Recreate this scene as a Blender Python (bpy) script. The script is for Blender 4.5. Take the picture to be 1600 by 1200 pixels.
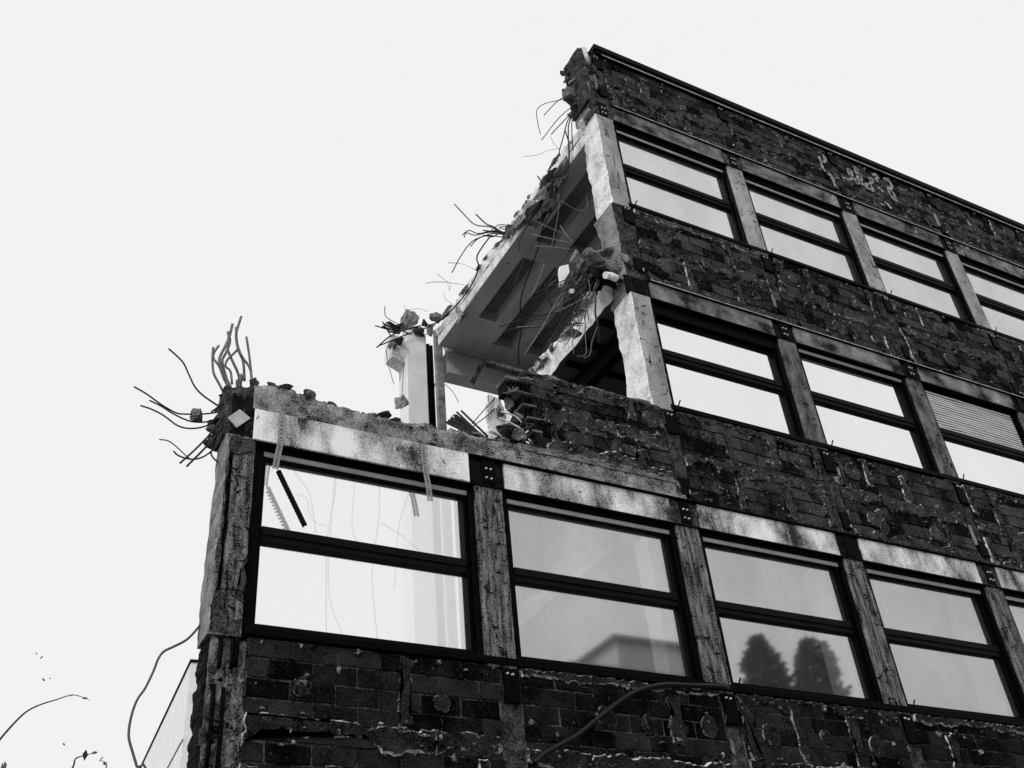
import bpy, bmesh, math, random
from mathutils import Vector, Matrix, noise

for o in list(bpy.data.objects): bpy.data.objects.remove(o, do_unlink=True)
SC = bpy.context.scene
COL = SC.collection
rnd = random.Random(7)

# ------------------------------------------------------------------ camera
F_PX = 1617.494
CAM = Vector((-1.83223, -8.17396, 1.6))
R = [(0.8806147860, -0.4668936434, -0.0807955720),
     (0.2182483703, 0.5510229577, -0.8054448144),
     (0.4205772790, 0.6916531109, 0.5871377407)]
cd = bpy.data.cameras.new('camera'); cam = bpy.data.objects.new('camera', cd); COL.objects.link(cam)
cd.sensor_width = 36.0; cd.lens = F_PX / 1600 * 36.0; cd.clip_start = .05; cd.clip_end = 3000
Mx = Matrix.Identity(4)
for i in range(3):
    Mx[i][0] = R[0][i]; Mx[i][1] = -R[1][i]; Mx[i][2] = -R[2][i]; Mx[i][3] = CAM[i]
cam.matrix_world = Mx
SC.camera = cam
SC.render.resolution_x = 1024; SC.render.resolution_y = 768

def ray(u, v):
    a, b = (u - 800) / F_PX, (v - 600) / F_PX
    return Vector(tuple(R[0][i] * a + R[1][i] * b + R[2][i] for i in range(3)))
def onY(u, v, y=0.0):
    d = ray(u, v); return CAM + d * ((y - CAM.y) / d.y)
def onX(u, v, x):
    d = ray(u, v); return CAM + d * ((x - CAM.x) / d.x)

# ------------------------------------------------------------------ world, sun, exposure
SUN_AZ = math.radians(-122)      # light arrives from the open left end, a little from the street side
SUN_EL = math.radians(42)
w = bpy.data.worlds.new('World'); SC.world = w; w.use_nodes = True
nt = w.node_tree; nt.nodes.clear()
sky = nt.nodes.new('ShaderNodeTexSky'); sky.sky_type = 'NISHITA'; sky.sun_disc = False
sky.sun_elevation = SUN_EL; sky.sun_rotation = math.radians(238)
sky.air_density = 1.0; sky.dust_density = 6.0; sky.ozone_density = 1.0
bw = nt.nodes.new('ShaderNodeRGBToBW'); mxs = nt.nodes.new('ShaderNodeMix'); mxs.data_type = 'RGBA'
mxs.inputs[0].default_value = .93                       # closed white cloud cover over the clear-sky model
mxs.inputs[7].default_value = (9.4, 9.4, 9.4, 1)
bg = nt.nodes.new('ShaderNodeBackground'); bg.inputs[1].default_value = .1
wo = nt.nodes.new('ShaderNodeOutputWorld')
nt.links.new(sky.outputs[0], bw.inputs[0]); nt.links.new(bw.outputs[0], mxs.inputs[6])
nt.links.new(mxs.outputs[2], bg.inputs[0]); nt.links.new(bg.outputs[0], wo.inputs[0])
sd = bpy.data.lights.new('sun', 'SUN'); sd.energy = 1.5; sd.angle = math.radians(14); sd.color = (1, 1, 1)
sun = bpy.data.objects.new('sun', sd); COL.objects.link(sun)
sdir = Vector((math.sin(SUN_AZ) * math.cos(SUN_EL), math.cos(SUN_AZ) * math.cos(SUN_EL), math.sin(SUN_EL)))
sun.rotation_euler = sdir.to_track_quat('Z', 'Y').to_euler(); sun.location = (-20, -20, 30)
vs = SC.view_settings; vs.view_transform = 'Standard'; vs.look = 'None'; vs.exposure = 0.0; vs.gamma = 1.0
vs.use_curve_mapping = False
SC.render.engine = 'CYCLES'
SC.cycles.max_bounces = 8; SC.cycles.transparent_max_bounces = 12

# ------------------------------------------------------------------ materials (all neutral greys)
def mat(name, lo, hi, scale=6, fine=60, stretch=(1, 1, 1), bump=.4, rough=.9, spec=.25, mid=None, contrast=(.3, .7),
        fine_mix=.35, bscale=None, island=0., speck=None, metal=0., bdist=.01, crack=None):
    m = bpy.data.materials.new(name); m.use_nodes = True; n = m.node_tree; N = n.nodes; L = n.links
    b = N['Principled BSDF']; b.inputs['Roughness'].default_value = rough; b.inputs['Specular IOR Level'].default_value = spec
    b.inputs['Metallic'].default_value = metal
    g = N.new('ShaderNodeNewGeometry'); mp = N.new('ShaderNodeMapping'); mp.inputs['Scale'].default_value = stretch
    L.new(g.outputs['Position'], mp.inputs['Vector'])
    def nz(s, det=6, r=.6, vec=mp.outputs[0]):
        t = N.new('ShaderNodeTexNoise'); t.inputs['Scale'].default_value = s; t.inputs['Detail'].default_value = det
        t.inputs['Roughness'].default_value = r; L.new(vec, t.inputs['Vector']); return t.outputs[0]
    def math_(op, a, c):
        t = N.new('ShaderNodeMath'); t.operation = op
        for i, x in enumerate((a, c)):
            if isinstance(x, (int, float)): t.inputs[i].default_value = x
            else: L.new(x, t.inputs[i])
        return t.outputs[0]
    A = nz(scale); B = nz(fine, 3, .7, g.outputs['Position'])
    s = math_('ADD', math_('MULTIPLY', A, 1 - fine_mix), math_('MULTIPLY', B, fine_mix))
    if island:
        oi = N.new('ShaderNodeObjectInfo')
        rr = math_('FRACT', math_('ADD', g.outputs['Random Per Island'], oi.outputs['Random']), 0)
        s = math_('ADD', s, math_('MULTIPLY', math_('SUBTRACT', rr, .5), island))
    rp = N.new('ShaderNodeValToRGB'); e = rp.color_ramp.elements
    e[0].position = contrast[0]; e[1].position = contrast[1]
    e[0].color = (lo, lo, lo, 1); e[1].color = (hi, hi, hi, 1)
    if mid is not None:
        k = e.new(mid[0]); k.color = (mid[1],) * 3 + (1,)
    L.new(s, rp.inputs[0]); col = rp.outputs[0]
    if speck:
        sp = nz(speck[0], 4, .75, g.outputs['Position']); r2 = N.new('ShaderNodeValToRGB')
        r2.color_ramp.elements[0].position = speck[1]; r2.color_ramp.elements[1].position = speck[1] + .05
        L.new(sp, r2.inputs[0])
        mx = N.new('ShaderNodeMix'); mx.data_type = 'RGBA'; L.new(r2.outputs[0], mx.inputs[0]); L.new(col, mx.inputs[6])
        mx.inputs[7].default_value = (speck[2],) * 3 + (1,); col = mx.outputs[2]
    if crack:
        wn = N.new('ShaderNodeTexNoise'); wn.inputs['Scale'].default_value = 5; L.new(g.outputs['Position'], wn.inputs['Vector'])
        va = N.new('ShaderNodeVectorMath'); va.operation = 'MULTIPLY_ADD'; va.inputs[1].default_value = (.25, .25, .25)
        L.new(wn.outputs['Color'], va.inputs[0]); L.new(g.outputs['Position'], va.inputs[2])
        vo = N.new('ShaderNodeTexVoronoi'); vo.feature = 'DISTANCE_TO_EDGE'; vo.inputs['Scale'].default_value = crack[0]; L.new(va.outputs[0], vo.inputs['Vector'])
        lt = math_('LESS_THAN', vo.outputs['Distance'], crack[1])
        lt = math_('MULTIPLY', lt, math_('GREATER_THAN', nz(3, 3, .6, g.outputs['Position']), crack[3]))
        mx = N.new('ShaderNodeMix'); mx.data_type = 'RGBA'; L.new(lt, mx.inputs[0]); L.new(col, mx.inputs[6])
        mx.inputs[7].default_value = (crack[2],) * 3 + (1,); col = mx.outputs[2]
    L.new(col, b.inputs['Base Color'])
    if bump:
        h = math_('ADD', nz(bscale or scale * 3, 8, .65), math_('MULTIPLY', B, .5))
        bp = N.new('ShaderNodeBump'); bp.inputs['Strength'].default_value = bump; bp.inputs['Distance'].default_value = bdist
        L.new(h, bp.inputs['Height']); L.new(bp.outputs[0], b.inputs['Normal'])
    m['_col'] = 1
    return m

M = {}
D = dict(spec=.03)
M['brick'] = mat('charred_brick', .002, .11, 3.2, 62, bump=1, island=.22, contrast=(.41, .72), fine_mix=.5, speck=(15, .635, .26), bscale=26, bdist=.03, crack=(2.6, .008, .001, .5), **D)
M['brick_base'] = mat('black_stained_brick', .0015, .045, 3.2, 62, bump=1, island=.22, contrast=(.40, .74), fine_mix=.5, speck=(15, .665, .16), bscale=26, bdist=.03, **D)
M['mortar'] = mat('dark_mortar', .002, .03, 9, 80, bump=1, contrast=(.36, .66), speck=(34, .66, .2), **D)  # dark mortar, deepened to paint in the shade of the recessed joints
M['mortar_base'] = mat('pale_grey_mortar', .002, .2, 5, 60, bump=1, contrast=(.43, .64), fine_mix=.5, **D)
M['plaster'] = mat('grimy_render', .003, .15, 4, 62, bump=1, contrast=(.41, .70), fine_mix=.55, speck=(13, .61, .32), bscale=22, bdist=.03, **D)
M['plaster_base'] = mat('black_grimy_render', .0012, .07, 4, 62, bump=1, contrast=(.41, .72), fine_mix=.55, speck=(13, .63, .22), bscale=22, bdist=.03, **D)
M['rim'] = mat('crumbled_render_edge', .02, .65, 9, 50, bump=.8, contrast=(.44, .58), fine_mix=.4, **D)
M['rim_dark'] = mat('dull_render_edge', .004, .42, 7, 50, bump=.8, contrast=(.48, .62), fine_mix=.4, **D)
M['conc_white'] = mat('pale_broken_concrete', .26, .95, 3.5, 60, bump=1, contrast=(.34, .54), fine_mix=.45, speck=(12, .63, .04), bdist=.025)
M['conc'] = mat('grey_broken_concrete', .07, .5, 5, 60, bump=1, contrast=(.35, .65), fine_mix=.5, speck=(18, .66, .03), bdist=.03, **D)
M['rubble'] = mat('dirty_rubble', .03, .38, 8, 60, bump=1, contrast=(.36, .66), fine_mix=.5, bdist=.03, **D)
M['rubble_dark'] = mat('sooty_rubble', .004, .17, 9, 60, bump=1, contrast=(.40, .70), fine_mix=.5, speck=(26, .64, .3), bdist=.03, **D)
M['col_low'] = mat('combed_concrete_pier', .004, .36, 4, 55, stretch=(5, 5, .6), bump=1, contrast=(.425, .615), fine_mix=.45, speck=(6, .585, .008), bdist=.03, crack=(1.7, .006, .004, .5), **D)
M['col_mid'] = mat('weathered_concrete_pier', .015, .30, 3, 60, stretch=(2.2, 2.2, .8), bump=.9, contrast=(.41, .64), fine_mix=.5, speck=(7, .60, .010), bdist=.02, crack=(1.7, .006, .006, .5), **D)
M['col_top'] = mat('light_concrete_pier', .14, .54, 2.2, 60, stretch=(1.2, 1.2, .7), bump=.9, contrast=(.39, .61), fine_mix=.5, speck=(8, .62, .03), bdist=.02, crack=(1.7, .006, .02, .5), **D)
M['lintel_low'] = mat('stained_pale_fascia', .035, .92, 1.5, 45, stretch=(1.5, 1, .8), bump=.3, contrast=(.405, .60), fine_mix=.28, speck=(9, .64, .03), **D)
M['lintel_up'] = mat('stained_grey_fascia', .015, .36, 1.7, 45, stretch=(1.3, 1, 1.6), bump=.3, contrast=(.41, .66), fine_mix=.25, speck=(3.2, .62, .6), **D)
M['black'] = mat('black_painted_steel', .0008, .003, 5, 60, bump=.08, rough=.5, spec=.03, contrast=(.3, .8))
M['rail'] = mat('dark_sash_paint', .002, .006, 5, 60, bump=.08, rough=.5, spec=.06)
M['steel_dark'] = mat('sooty_steel', .0015, .018, 8, 60, bump=.6, rough=.7, contrast=(.35, .75), **D)
M['bolt'] = mat('worn_bolt', .25, .8, 40, 60, bump=0, rough=.5, contrast=(.4, .6))
M['strip'] = mat('pale_head_strip', .3, .5, 3, 60, bump=.1)
M['strip_bright'] = mat('pale_highlight_line', .25, .75, 6, 60, bump=.1, contrast=(.35, .6))  # highlight of the dark steel edges, put into a pale colour
M['rebar'] = mat('rusty_rebar', .006, .07, 30, 90, bump=.5, rough=.7, **D)
M['rebar_light'] = mat('bare_rebar', .05, .28, 25, 90, bump=.5, rough=.6)
M['cable'] = mat('dark_cable', .003, .01, 9, 60, bump=0, rough=.6, **D)
M['cable_grey'] = mat('grey_cable', .07, .14, 9, 60, bump=0, rough=.6)
M['ceiling'] = mat('grey_ceiling_paint', .26, .52, 1.3, 60, bump=.3, contrast=(.36, .62), fine_mix=.5, speck=(6, .66, .04))
M['recess'] = mat('dark_grey_concrete', .06, .18, 1.5, 60, bump=.3, contrast=(.36, .62), fine_mix=.5, **D)  # darker than the ribs; lines the ceiling recesses, also used on the rear wall
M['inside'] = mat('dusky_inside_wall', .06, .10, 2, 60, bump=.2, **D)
M['white_wall'] = mat('white_render', .70, .92, 3, 50, bump=.2, contrast=(.3, .6), fine_mix=.5)
M['white'] = mat('white_foam', .82, .9, 9, 60, bump=.2)
M['plate'] = mat('pale_plate', .35, .6, 9, 60, bump=.3)
M['galv'] = mat('dull_galvanised_steel', .16, .42, 20, 90, bump=.3, rough=.6)
M['paint'] = mat('faded_white_paint', .03, .42, 14, 60, bump=.5, contrast=(.40, .58), **D)
M['ground'] = mat('rubble_ground', .10, .24, .6, 12, bump=.5)
M['bark'] = mat('bark', .03, .10, 8, 60, bump=.8)
M['leaf'] = mat('leaf', .05, .11, 5, 40, bump=.1, rough=.6)
M['needle'] = mat('dark_foliage', .05, .10, 3, 30, bump=.1, rough=.8)
M['house'] = mat('grey_house_render', .55, .65, 2, 30, bump=.2)
M['roofing'] = mat('dark_roofing', .3, .4, 4, 40, bump=.3)

def comb_mat():
    m = mat('combed_adhesive_concrete', .03, .46, 4, 55, bump=1, contrast=(.40, .62), fine_mix=.5, speck=(5, .57, .02), spec=.03)
    n = m.node_tree; N = n.nodes; L = n.links; b = N['Principled BSDF']
    src = b.inputs['Base Color'].links[0].from_socket
    g = N.new('ShaderNodeNewGeometry'); wv = N.new('ShaderNodeTexWave'); wv.bands_direction = 'Z'; wv.inputs['Scale'].default_value = 14
    wv.inputs['Distortion'].default_value = 6; wv.inputs['Detail'].default_value = 2; wv.inputs['Detail Scale'].default_value = 1.2
    L.new(g.outputs['Position'], wv.inputs['Vector'])
    nz = N.new('ShaderNodeTexNoise'); nz.inputs['Scale'].default_value = 5; nz.inputs['Detail'].default_value = 4
    L.new(g.outputs['Position'], nz.inputs['Vector'])
    rp = N.new('ShaderNodeValToRGB'); rp.color_ramp.elements[0].position = .51; rp.color_ramp.elements[1].position = .56
    L.new(nz.outputs[0], rp.inputs[0])
    r2 = N.new('ShaderNodeValToRGB'); r2.color_ramp.elements[0].position = .3; r2.color_ramp.elements[1].position = .6
    L.new(wv.outputs[0], r2.inputs[0])
    mu = N.new('ShaderNodeMath'); mu.operation = 'MULTIPLY'
    iv = N.new('ShaderNodeMath'); iv.operation = 'SUBTRACT'; iv.inputs[0].default_value = 1; L.new(r2.outputs[0], iv.inputs[1])
    L.new(iv.outputs[0], mu.inputs[0]); L.new(rp.outputs[0], mu.inputs[1])
    mx = N.new('ShaderNodeMix'); mx.data_type = 'RGBA'; L.new(mu.outputs[0], mx.inputs[0]); L.new(src, mx.inputs[6])
    mx.inputs[7].default_value = (.012, .012, .012, 1); L.new(mx.outputs[2], b.inputs['Base Color'])
    return m
M['comb'] = comb_mat()

def glass_mat(name, refl, tint=.75, dirt=.06, haze=.12):
    m = bpy.data.materials.new(name); m.use_nodes = True; n = m.node_tree; N = n.nodes; L = n.links
    N.remove(N['Principled BSDF']); out = N['Material Output']
    gl = N.new('ShaderNodeBsdfGlossy'); gl.inputs['Roughness'].default_value = .035; gl.inputs['Color'].default_value = (.97, .97, .97, 1)
    tr = N.new('ShaderNodeBsdfTransparent'); tr.inputs['Color'].default_value = (tint, tint, tint, 1)
    df = N.new('ShaderNodeBsdfDiffuse'); df.inputs['Color'].default_value = (.4, .4, .4, 1)
    g = N.new('ShaderNodeNewGeometry')
    mp = N.new('ShaderNodeMapping'); mp.inputs['Scale'].default_value = (1, 1, .8); L.new(g.outputs['Position'], mp.inputs['Vector'])
    a = N.new('ShaderNodeTexNoise'); a.inputs['Scale'].default_value = 1.1; a.inputs['Detail'].default_value = 6; a.inputs['Roughness'].default_value = .6
    L.new(mp.outputs[0], a.inputs['Vector'])
    fz = N.new('ShaderNodeTexNoise'); fz.inputs['Scale'].default_value = 110; fz.inputs['Detail'].default_value = 3; fz.inputs['Roughness'].default_value = .8; L.new(g.outputs['Position'], fz.inputs['Vector'])
    def math_(op, x, y):
        t = N.new('ShaderNodeMath'); t.operation = op
        for i, q in enumerate((x, y)):
            if isinstance(q, (int, float)): t.inputs[i].default_value = q
            else: L.new(q, t.inputs[i])
        return t.outputs[0]
    f = math_('ADD', refl, math_('ADD', math_('MULTIPLY', math_('SUBTRACT', a.outputs[0], .5), haze * 2),
                                 math_('MULTIPLY', math_('SUBTRACT', fz.outputs[0], .5), haze * 2.0)))
    cl = N.new('ShaderNodeClamp'); L.new(f, cl.inputs[0])
    m1 = N.new('ShaderNodeMixShader'); m1.inputs[0].default_value = dirt; L.new(tr.outputs[0], m1.inputs[1]); L.new(df.outputs[0], m1.inputs[2])
    m2 = N.new('ShaderNodeMixShader'); L.new(cl.outputs[0], m2.inputs[0]); L.new(m1.outputs[0], m2.inputs[1]); L.new(gl.outputs[0], m2.inputs[2])
    L.new(m2.outputs[0], out.inputs[0]); return m
M['glass_clear'] = glass_mat('thin_dusty_glass', .5, tint=.99, dirt=.02, haze=.10)
M['glass_low'] = glass_mat('grey_reflecting_glass', .36, dirt=.08, haze=.15)
M['glass_mid'] = glass_mat('bright_mirror_glass', .88, dirt=.2, haze=.1)
M['glass_top'] = glass_mat('silvery_glass', .56, dirt=.14, haze=.2)

# ------------------------------------------------------------------ mesh helpers
def link(name, me, parent=None, m=None):
    o = bpy.data.objects.new(name, me); COL.objects.link(o)
    if parent is not None: o.parent = parent
    if m is not None and me is not None and not me.materials:
        for k in (m if isinstance(m, (list, tuple)) else [m]): me.materials.append(k)
    return o
def bm_obj(name, bm, m, parent=None, smooth=False):
    me = bpy.data.meshes.new(name); bmesh.ops.recalc_face_normals(bm, faces=bm.faces); bm.to_mesh(me); bm.free()
    if smooth:
        for p in me.polygons: p.use_smooth = True
    return link(name, me, parent, m)
def tag(o, label, cat, group=None, kind=None):
    if label: o['label'] = label
    if cat: o['category'] = cat
    if group: o['group'] = group
    if kind: o['kind'] = kind
    return o
def empty(name, loc=(0, 0, 0)):
    o = bpy.data.objects.new(name, None); COL.objects.link(o); o.location = loc; o.empty_display_size = .2; return o
def add_box(bm, x0, x1, y0, y1, z0, z1, bev=0, jit=0, mi=0):
    vs_ = [bm.verts.new((x, y, z)) for x in (x0, x1) for y in (y0, y1) for z in (z0, z1)]
    if jit:
        for v in vs_: v.co += Vector((rnd.uniform(-jit, jit), rnd.uniform(-jit, jit), rnd.uniform(-jit, jit)))
    fs = []
    for q in ((0, 1, 3, 2), (4, 6, 7, 5), (0, 4, 5, 1), (2, 3, 7, 6), (0, 2, 6, 4), (1, 5, 7, 3)):
        f = bm.faces.new([vs_[i] for i in q]); f.material_index = mi; fs.append(f)
    if bev:
        es = list({e for f in fs for e in f.edges})
        bmesh.ops.bevel(bm, geom=es, offset=bev, segments=1, affect='EDGES', profile=.5)
    return vs_
def box(name, x0, x1, y0, y1, z0, z1, m, parent=None, bev=.004, jit=0):
    bm = bmesh.new(); add_box(bm, x0, x1, y0, y1, z0, z1, bev, jit); return bm_obj(name, bm, m, parent)
def smooth_line(P, k=4):
    out = []
    for i in range(len(P) - 1):
        p0 = P[max(i - 1, 0)]; p1 = P[i]; p2 = P[i + 1]; p3 = P[min(i + 2, len(P) - 1)]
        for j in range(k):
            t = j / k
            out.append(.5 * ((2 * p1) + (p2 - p0) * t + (2 * p0 - 5 * p1 + 4 * p2 - p3) * t * t + (3 * p1 - p0 - 3 * p2 + p3) * t ** 3))
    out.append(P[-1]); return out
def add_tube(bm, P, r, seg=6, taper=1.0, mi=0):
    rings = []; prev = None
    for i, p in enumerate(P):
        d = (P[min(i + 1, len(P) - 1)] - P[max(i - 1, 0)])
        d = d.normalized() if d.length > 1e-9 else Vector((0, 0, 1))
        a = Vector((0, 0, 1)) if prev is None else prev
        s = d.cross(a)
        if s.length < 1e-3: s = d.cross(Vector((1, 0, 0)))
        s.normalize(); t = s.cross(d); prev = t
        rr = r * (1 + (taper - 1) * i / max(1, len(P) - 1))
        rings.append([bm.verts.new(p + (s * math.cos(q * 2 * math.pi / seg) + t * math.sin(q * 2 * math.pi / seg)) * rr) for q in range(seg)])
    for A, B in zip(rings, rings[1:]):
        for q in range(seg):
            f = bm.faces.new((A[q], A[(q + 1) % seg], B[(q + 1) % seg], B[q])); f.material_index = mi; f.smooth = True
    bm.faces.new(rings[0][::-1]); bm.faces.new(rings[-1])
def tube(name, P, r, m, parent=None, k=4, seg=6, taper=1.0):
    bm = bmesh.new(); add_tube(bm, smooth_line([Vector(p) for p in P], k), r, seg, taper); return bm_obj(name, bm, m, parent)
def Z4(ox, oy, s, pts): return [(ox + x / s, oy + y / s) for x, y in pts]
def wire(name, pts, y0, y1, r, m, parent, k=4, wob=0.):
    """a strand seen in the photograph, lying in the air in front of / behind the wall between depths y0 and y1"""
    n = len(pts); P = [onY(u, v, y0 + (y1 - y0) * i / (n - 1) + rnd.uniform(-wob, wob)) for i, (u, v) in enumerate(pts)]
    return tube(name, P, r, m, parent, k)
def chunk_bm(bm, c, size, seed, rough=.12, n=16, sub=2, mi=0):
    rr = random.Random(seed); t = bmesh.new()
    for _ in range(n):
        d = Vector((rr.gauss(0, 1), rr.gauss(0, 1), rr.gauss(0, 1))).normalized() * rr.uniform(.8, 1.0)
        t.verts.new(d)
    res = bmesh.ops.convex_hull(t, input=t.verts)
    bmesh.ops.delete(t, geom=[v for v in t.verts if not v.link_faces], context='VERTS')
    bmesh.ops.triangulate(t, faces=t.faces)
    for _ in range(sub): bmesh.ops.subdivide_edges(t, edges=t.edges, cuts=1, use_grid_fill=True); bmesh.ops.triangulate(t, faces=t.faces)
    off = Vector((seed * 3.7, seed * 1.3, 0))
    for v in t.verts:
        q = noise.noise(v.co * 2.2 + off) * rough + noise.noise(v.co * 5.5 + off) * rough * .7
        v.co += v.co.normalized() * q
    mp = {}
    for v in t.verts: mp[v] = bm.verts.new((c[0] + v.co.x * size[0], c[1] + v.co.y * size[1], c[2] + v.co.z * size[2]))
    for f in t.faces:
        g = bm.faces.new([mp[v] for v in f.verts]); g.material_index = mi
    t.free()
def chunk(name, c, size, seed, m, parent=None, rough=.16, n=16, sub=2):
    bm = bmesh.new(); chunk_bm(bm, c, size, seed, rough, n, sub); return bm_obj(name, bm, m, parent)
def ragged(name, x0, x1, y0, y1, z0, ztop, m, parent, step=.035, amp=.04, x_end=0, zmin=None, seed=0, face=.006):
    """a wall strip with a torn upper edge: ztop(x) gives the mean height"""
    bm = bmesh.new(); n = max(2, int((x1 - x0) / step)); rows = max(5, int((ztop((x0 + x1) / 2) - z0) / .06)); S = Vector((seed * 9.1, 3.3, 0))
    cols = []
    for i in range(n + 1):
        x = x0 + (x1 - x0) * i / n
        zt = ztop(x) + amp * (noise.noise(Vector((x * 5, 0, 0)) + S) + .7 * noise.noise(Vector((x * 17, 0, 0)) + S) + .4 * noise.noise(Vector((x * 45, 0, 0)) + S))
        zb = zt + amp * .8 * noise.noise(Vector((x * 13, 9, 0)) + S)
        fr = [bm.verts.new((x + face * noise.noise(Vector((x * 9, j, 7)) + S), y0 + face * 1.5 * (noise.noise(Vector((x * 8, j * .7, 1)) + S) + .6 * noise.noise(Vector((x * 26, j * 1.7, 1)) + S)) + (.02 if j == rows else 0), z0 + (zt - z0) * j / rows)) for j in range(rows + 1)]
        md = [bm.verts.new((x, y0 + (y1 - y0) * q, (zt + (zb - zt) * q) + amp * .7 * noise.noise(Vector((x * 14, q * 9, 4)) + S))) for q in (.35, .7)]
        bk = [bm.verts.new((x, y1, zb)), bm.verts.new((x, y1, z0))]
        cols.append(fr + md + bk)
    for A, B in zip(cols, cols[1:]):
        for j in range(len(A)): bm.faces.new((A[j], B[j], B[(j + 1) % len(A)], A[(j + 1) % len(A)]))
    bm.faces.new(cols[0]); bm.faces.new(cols[-1][::-1])
    return bm_obj(name, bm, m, parent)
def patch_mesh(name, outline, t=.012, slope=.014, seed=0, amp=.012, step=.03):
    """a raised crust of old render on the wall plane: outline in (x,z), front at y=-t, sloping torn rim"""
    bm = bmesh.new(); pts = []
    n = len(outline)
    for i in range(n):
        a = Vector(outline[i]); b = Vector(outline[(i + 1) % n]); L_ = (b - a).length; k = max(1, int(L_ / step))
        for j in range(k):
            p = a + (b - a) * j / k; q = Vector((p.x * 11 + seed * 5.1, p.y * 11, seed))
            p = p + Vector((noise.noise(q), noise.noise(q + Vector((7, 7, 7))))) * amp + Vector((noise.noise(q * 3.1), noise.noise(q * 3.1 + Vector((3, 3, 3))))) * amp * .7
            pts.append(p)
    N_ = len(pts); F_, B_ = [], []
    for i in range(N_):
        d = pts[(i + 1) % N_] - pts[i - 1]; nn = Vector((d.y, -d.x)); nn = nn.normalized() if nn.length > 1e-9 else nn
        F_.append(bm.verts.new((pts[i].x, -t, pts[i].y))); s = slope * (.5 + rnd.random())
        B_.append(bm.verts.new((pts[i].x + nn.x * s, .012, pts[i].y + nn.y * s)))
    f = bm.faces.new(F_); f.material_index = 0
    for i in range(N_):
        q = bm.faces.new((F_[i], F_[(i + 1) % N_], B_[(i + 1) % N_], B_[i])); q.material_index = 1
    me = bpy.data.meshes.new(name); bmesh.ops.triangulate(bm, faces=[f]); bm.to_mesh(me); bm.free(); return me

# ------------------------------------------------------------------ the setting
bm = bmesh.new(); bmesh.ops.create_grid(bm, x_segments=60, y_segments=60, size=700)
for v in bm.verts: v.co.z = 0 if v.co.length < 120 else noise.noise(v.co * .01) * 2
tag(bm_obj('ground', bm, M['ground']), 'grey rubble-strewn ground around the demolished building', 'ground', kind='structure')

# ------------------------------------------------------------------ the demolished building
P = 2.5635; CW = .327
Z1B, Z1T, Z2B, Z2T, Z3B, Z3T = 5.246, 7.06, 8.846, 10.60, 12.434, 14.19
L1, L2, L3 = (7.11, 7.43), (10.62, 10.92), (14.28, 14.62)
ROOF = 15.98; NB = 8
B = empty('demolished_building', (0, 0, 0))
tag(B, 'half demolished dark brick and concrete building with black-framed windows and torn floors', 'building')
XE = NB * P

# --- piers
def pier(i, z0, z1, m, depth=.34, rag=.0, seed=1, w=CW, x_off=0., y0=0.):
    bm = bmesh.new(); n = max(4, int((z1 - z0) / .05)); S = Vector((seed * 4.3 + i * 8.8, 0, 0)); x0 = i * P + x_off; cols = []
    for k in range(n + 1):
        z = z0 + (z1 - z0) * k / n
        a = rag * (noise.noise(Vector((0, 0, z * 2.2)) + S) + .8 * noise.noise(Vector((0, 0, z * 8)) + S) + .5 * noise.noise(Vector((0, 0, z * 23)) + S))
        b_ = .006 * noise.noise(Vector((3, 0, z * 12)) + S); c_ = .004 * noise.noise(Vector((5, 0, z * 7)) + S)
        ch = .014 + .012 * noise.noise(Vector((1, 5, z * 11)) + S)
        e1 = rag * (.7 * noise.noise(Vector((4, 2, z * 1.6)) + S) + .35 * noise.noise(Vector((4, 2, z * 6)) + S))
        e2 = rag * (.8 * noise.noise(Vector((9, 6, z * 1.9)) + S) + .5 * noise.noise(Vector((9, 6, z * 7)) + S) + .3 * noise.noise(Vector((9, 6, z * 19)) + S))
        cols.append([bm.verts.new(q) for q in ((x0 + a * .5 + ch, y0 + c_, z), (x0 + w * .5, y0 + c_ * .3, z), (x0 + w - ch * .7 + b_, y0 + c_, z), (x0 + w + b_, y0 + ch, z),
                                               (x0 + w, y0 + depth, z), (x0 + e1, y0 + depth + e2 * 1.6, z), (x0 + e1 * .4 - rag * .1, y0 + ch + depth * .4, z), (x0 + a * .5, y0 + ch, z))])
    for A, C_ in zip(cols, cols[1:]):
        for j in range(8):
            f = bm.faces.new((A[j], A[(j + 1) % 8], C_[(j + 1) % 8], C_[j])); f.material_index = 1 if j in (4, 5, 6, 7) and len(m) > 1 else 0
    bm.faces.new(cols[0]); bm.faces.new(cols[-1][::-1])
    return bm_obj('pier', bm, m, B)
WH = M['conc_white']
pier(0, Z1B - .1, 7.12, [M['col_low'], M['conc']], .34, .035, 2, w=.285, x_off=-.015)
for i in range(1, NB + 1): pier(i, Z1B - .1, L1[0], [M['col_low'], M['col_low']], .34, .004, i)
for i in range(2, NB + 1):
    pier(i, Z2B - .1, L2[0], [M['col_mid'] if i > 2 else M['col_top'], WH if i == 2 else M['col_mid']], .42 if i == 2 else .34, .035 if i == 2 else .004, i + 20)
    pier(i, Z3B - .1, L3[0], [M['col_top'], WH if i == 2 else M['col_top']], .42 if i == 2 else .34, .035 if i == 2 else .004, i + 40)
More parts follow.
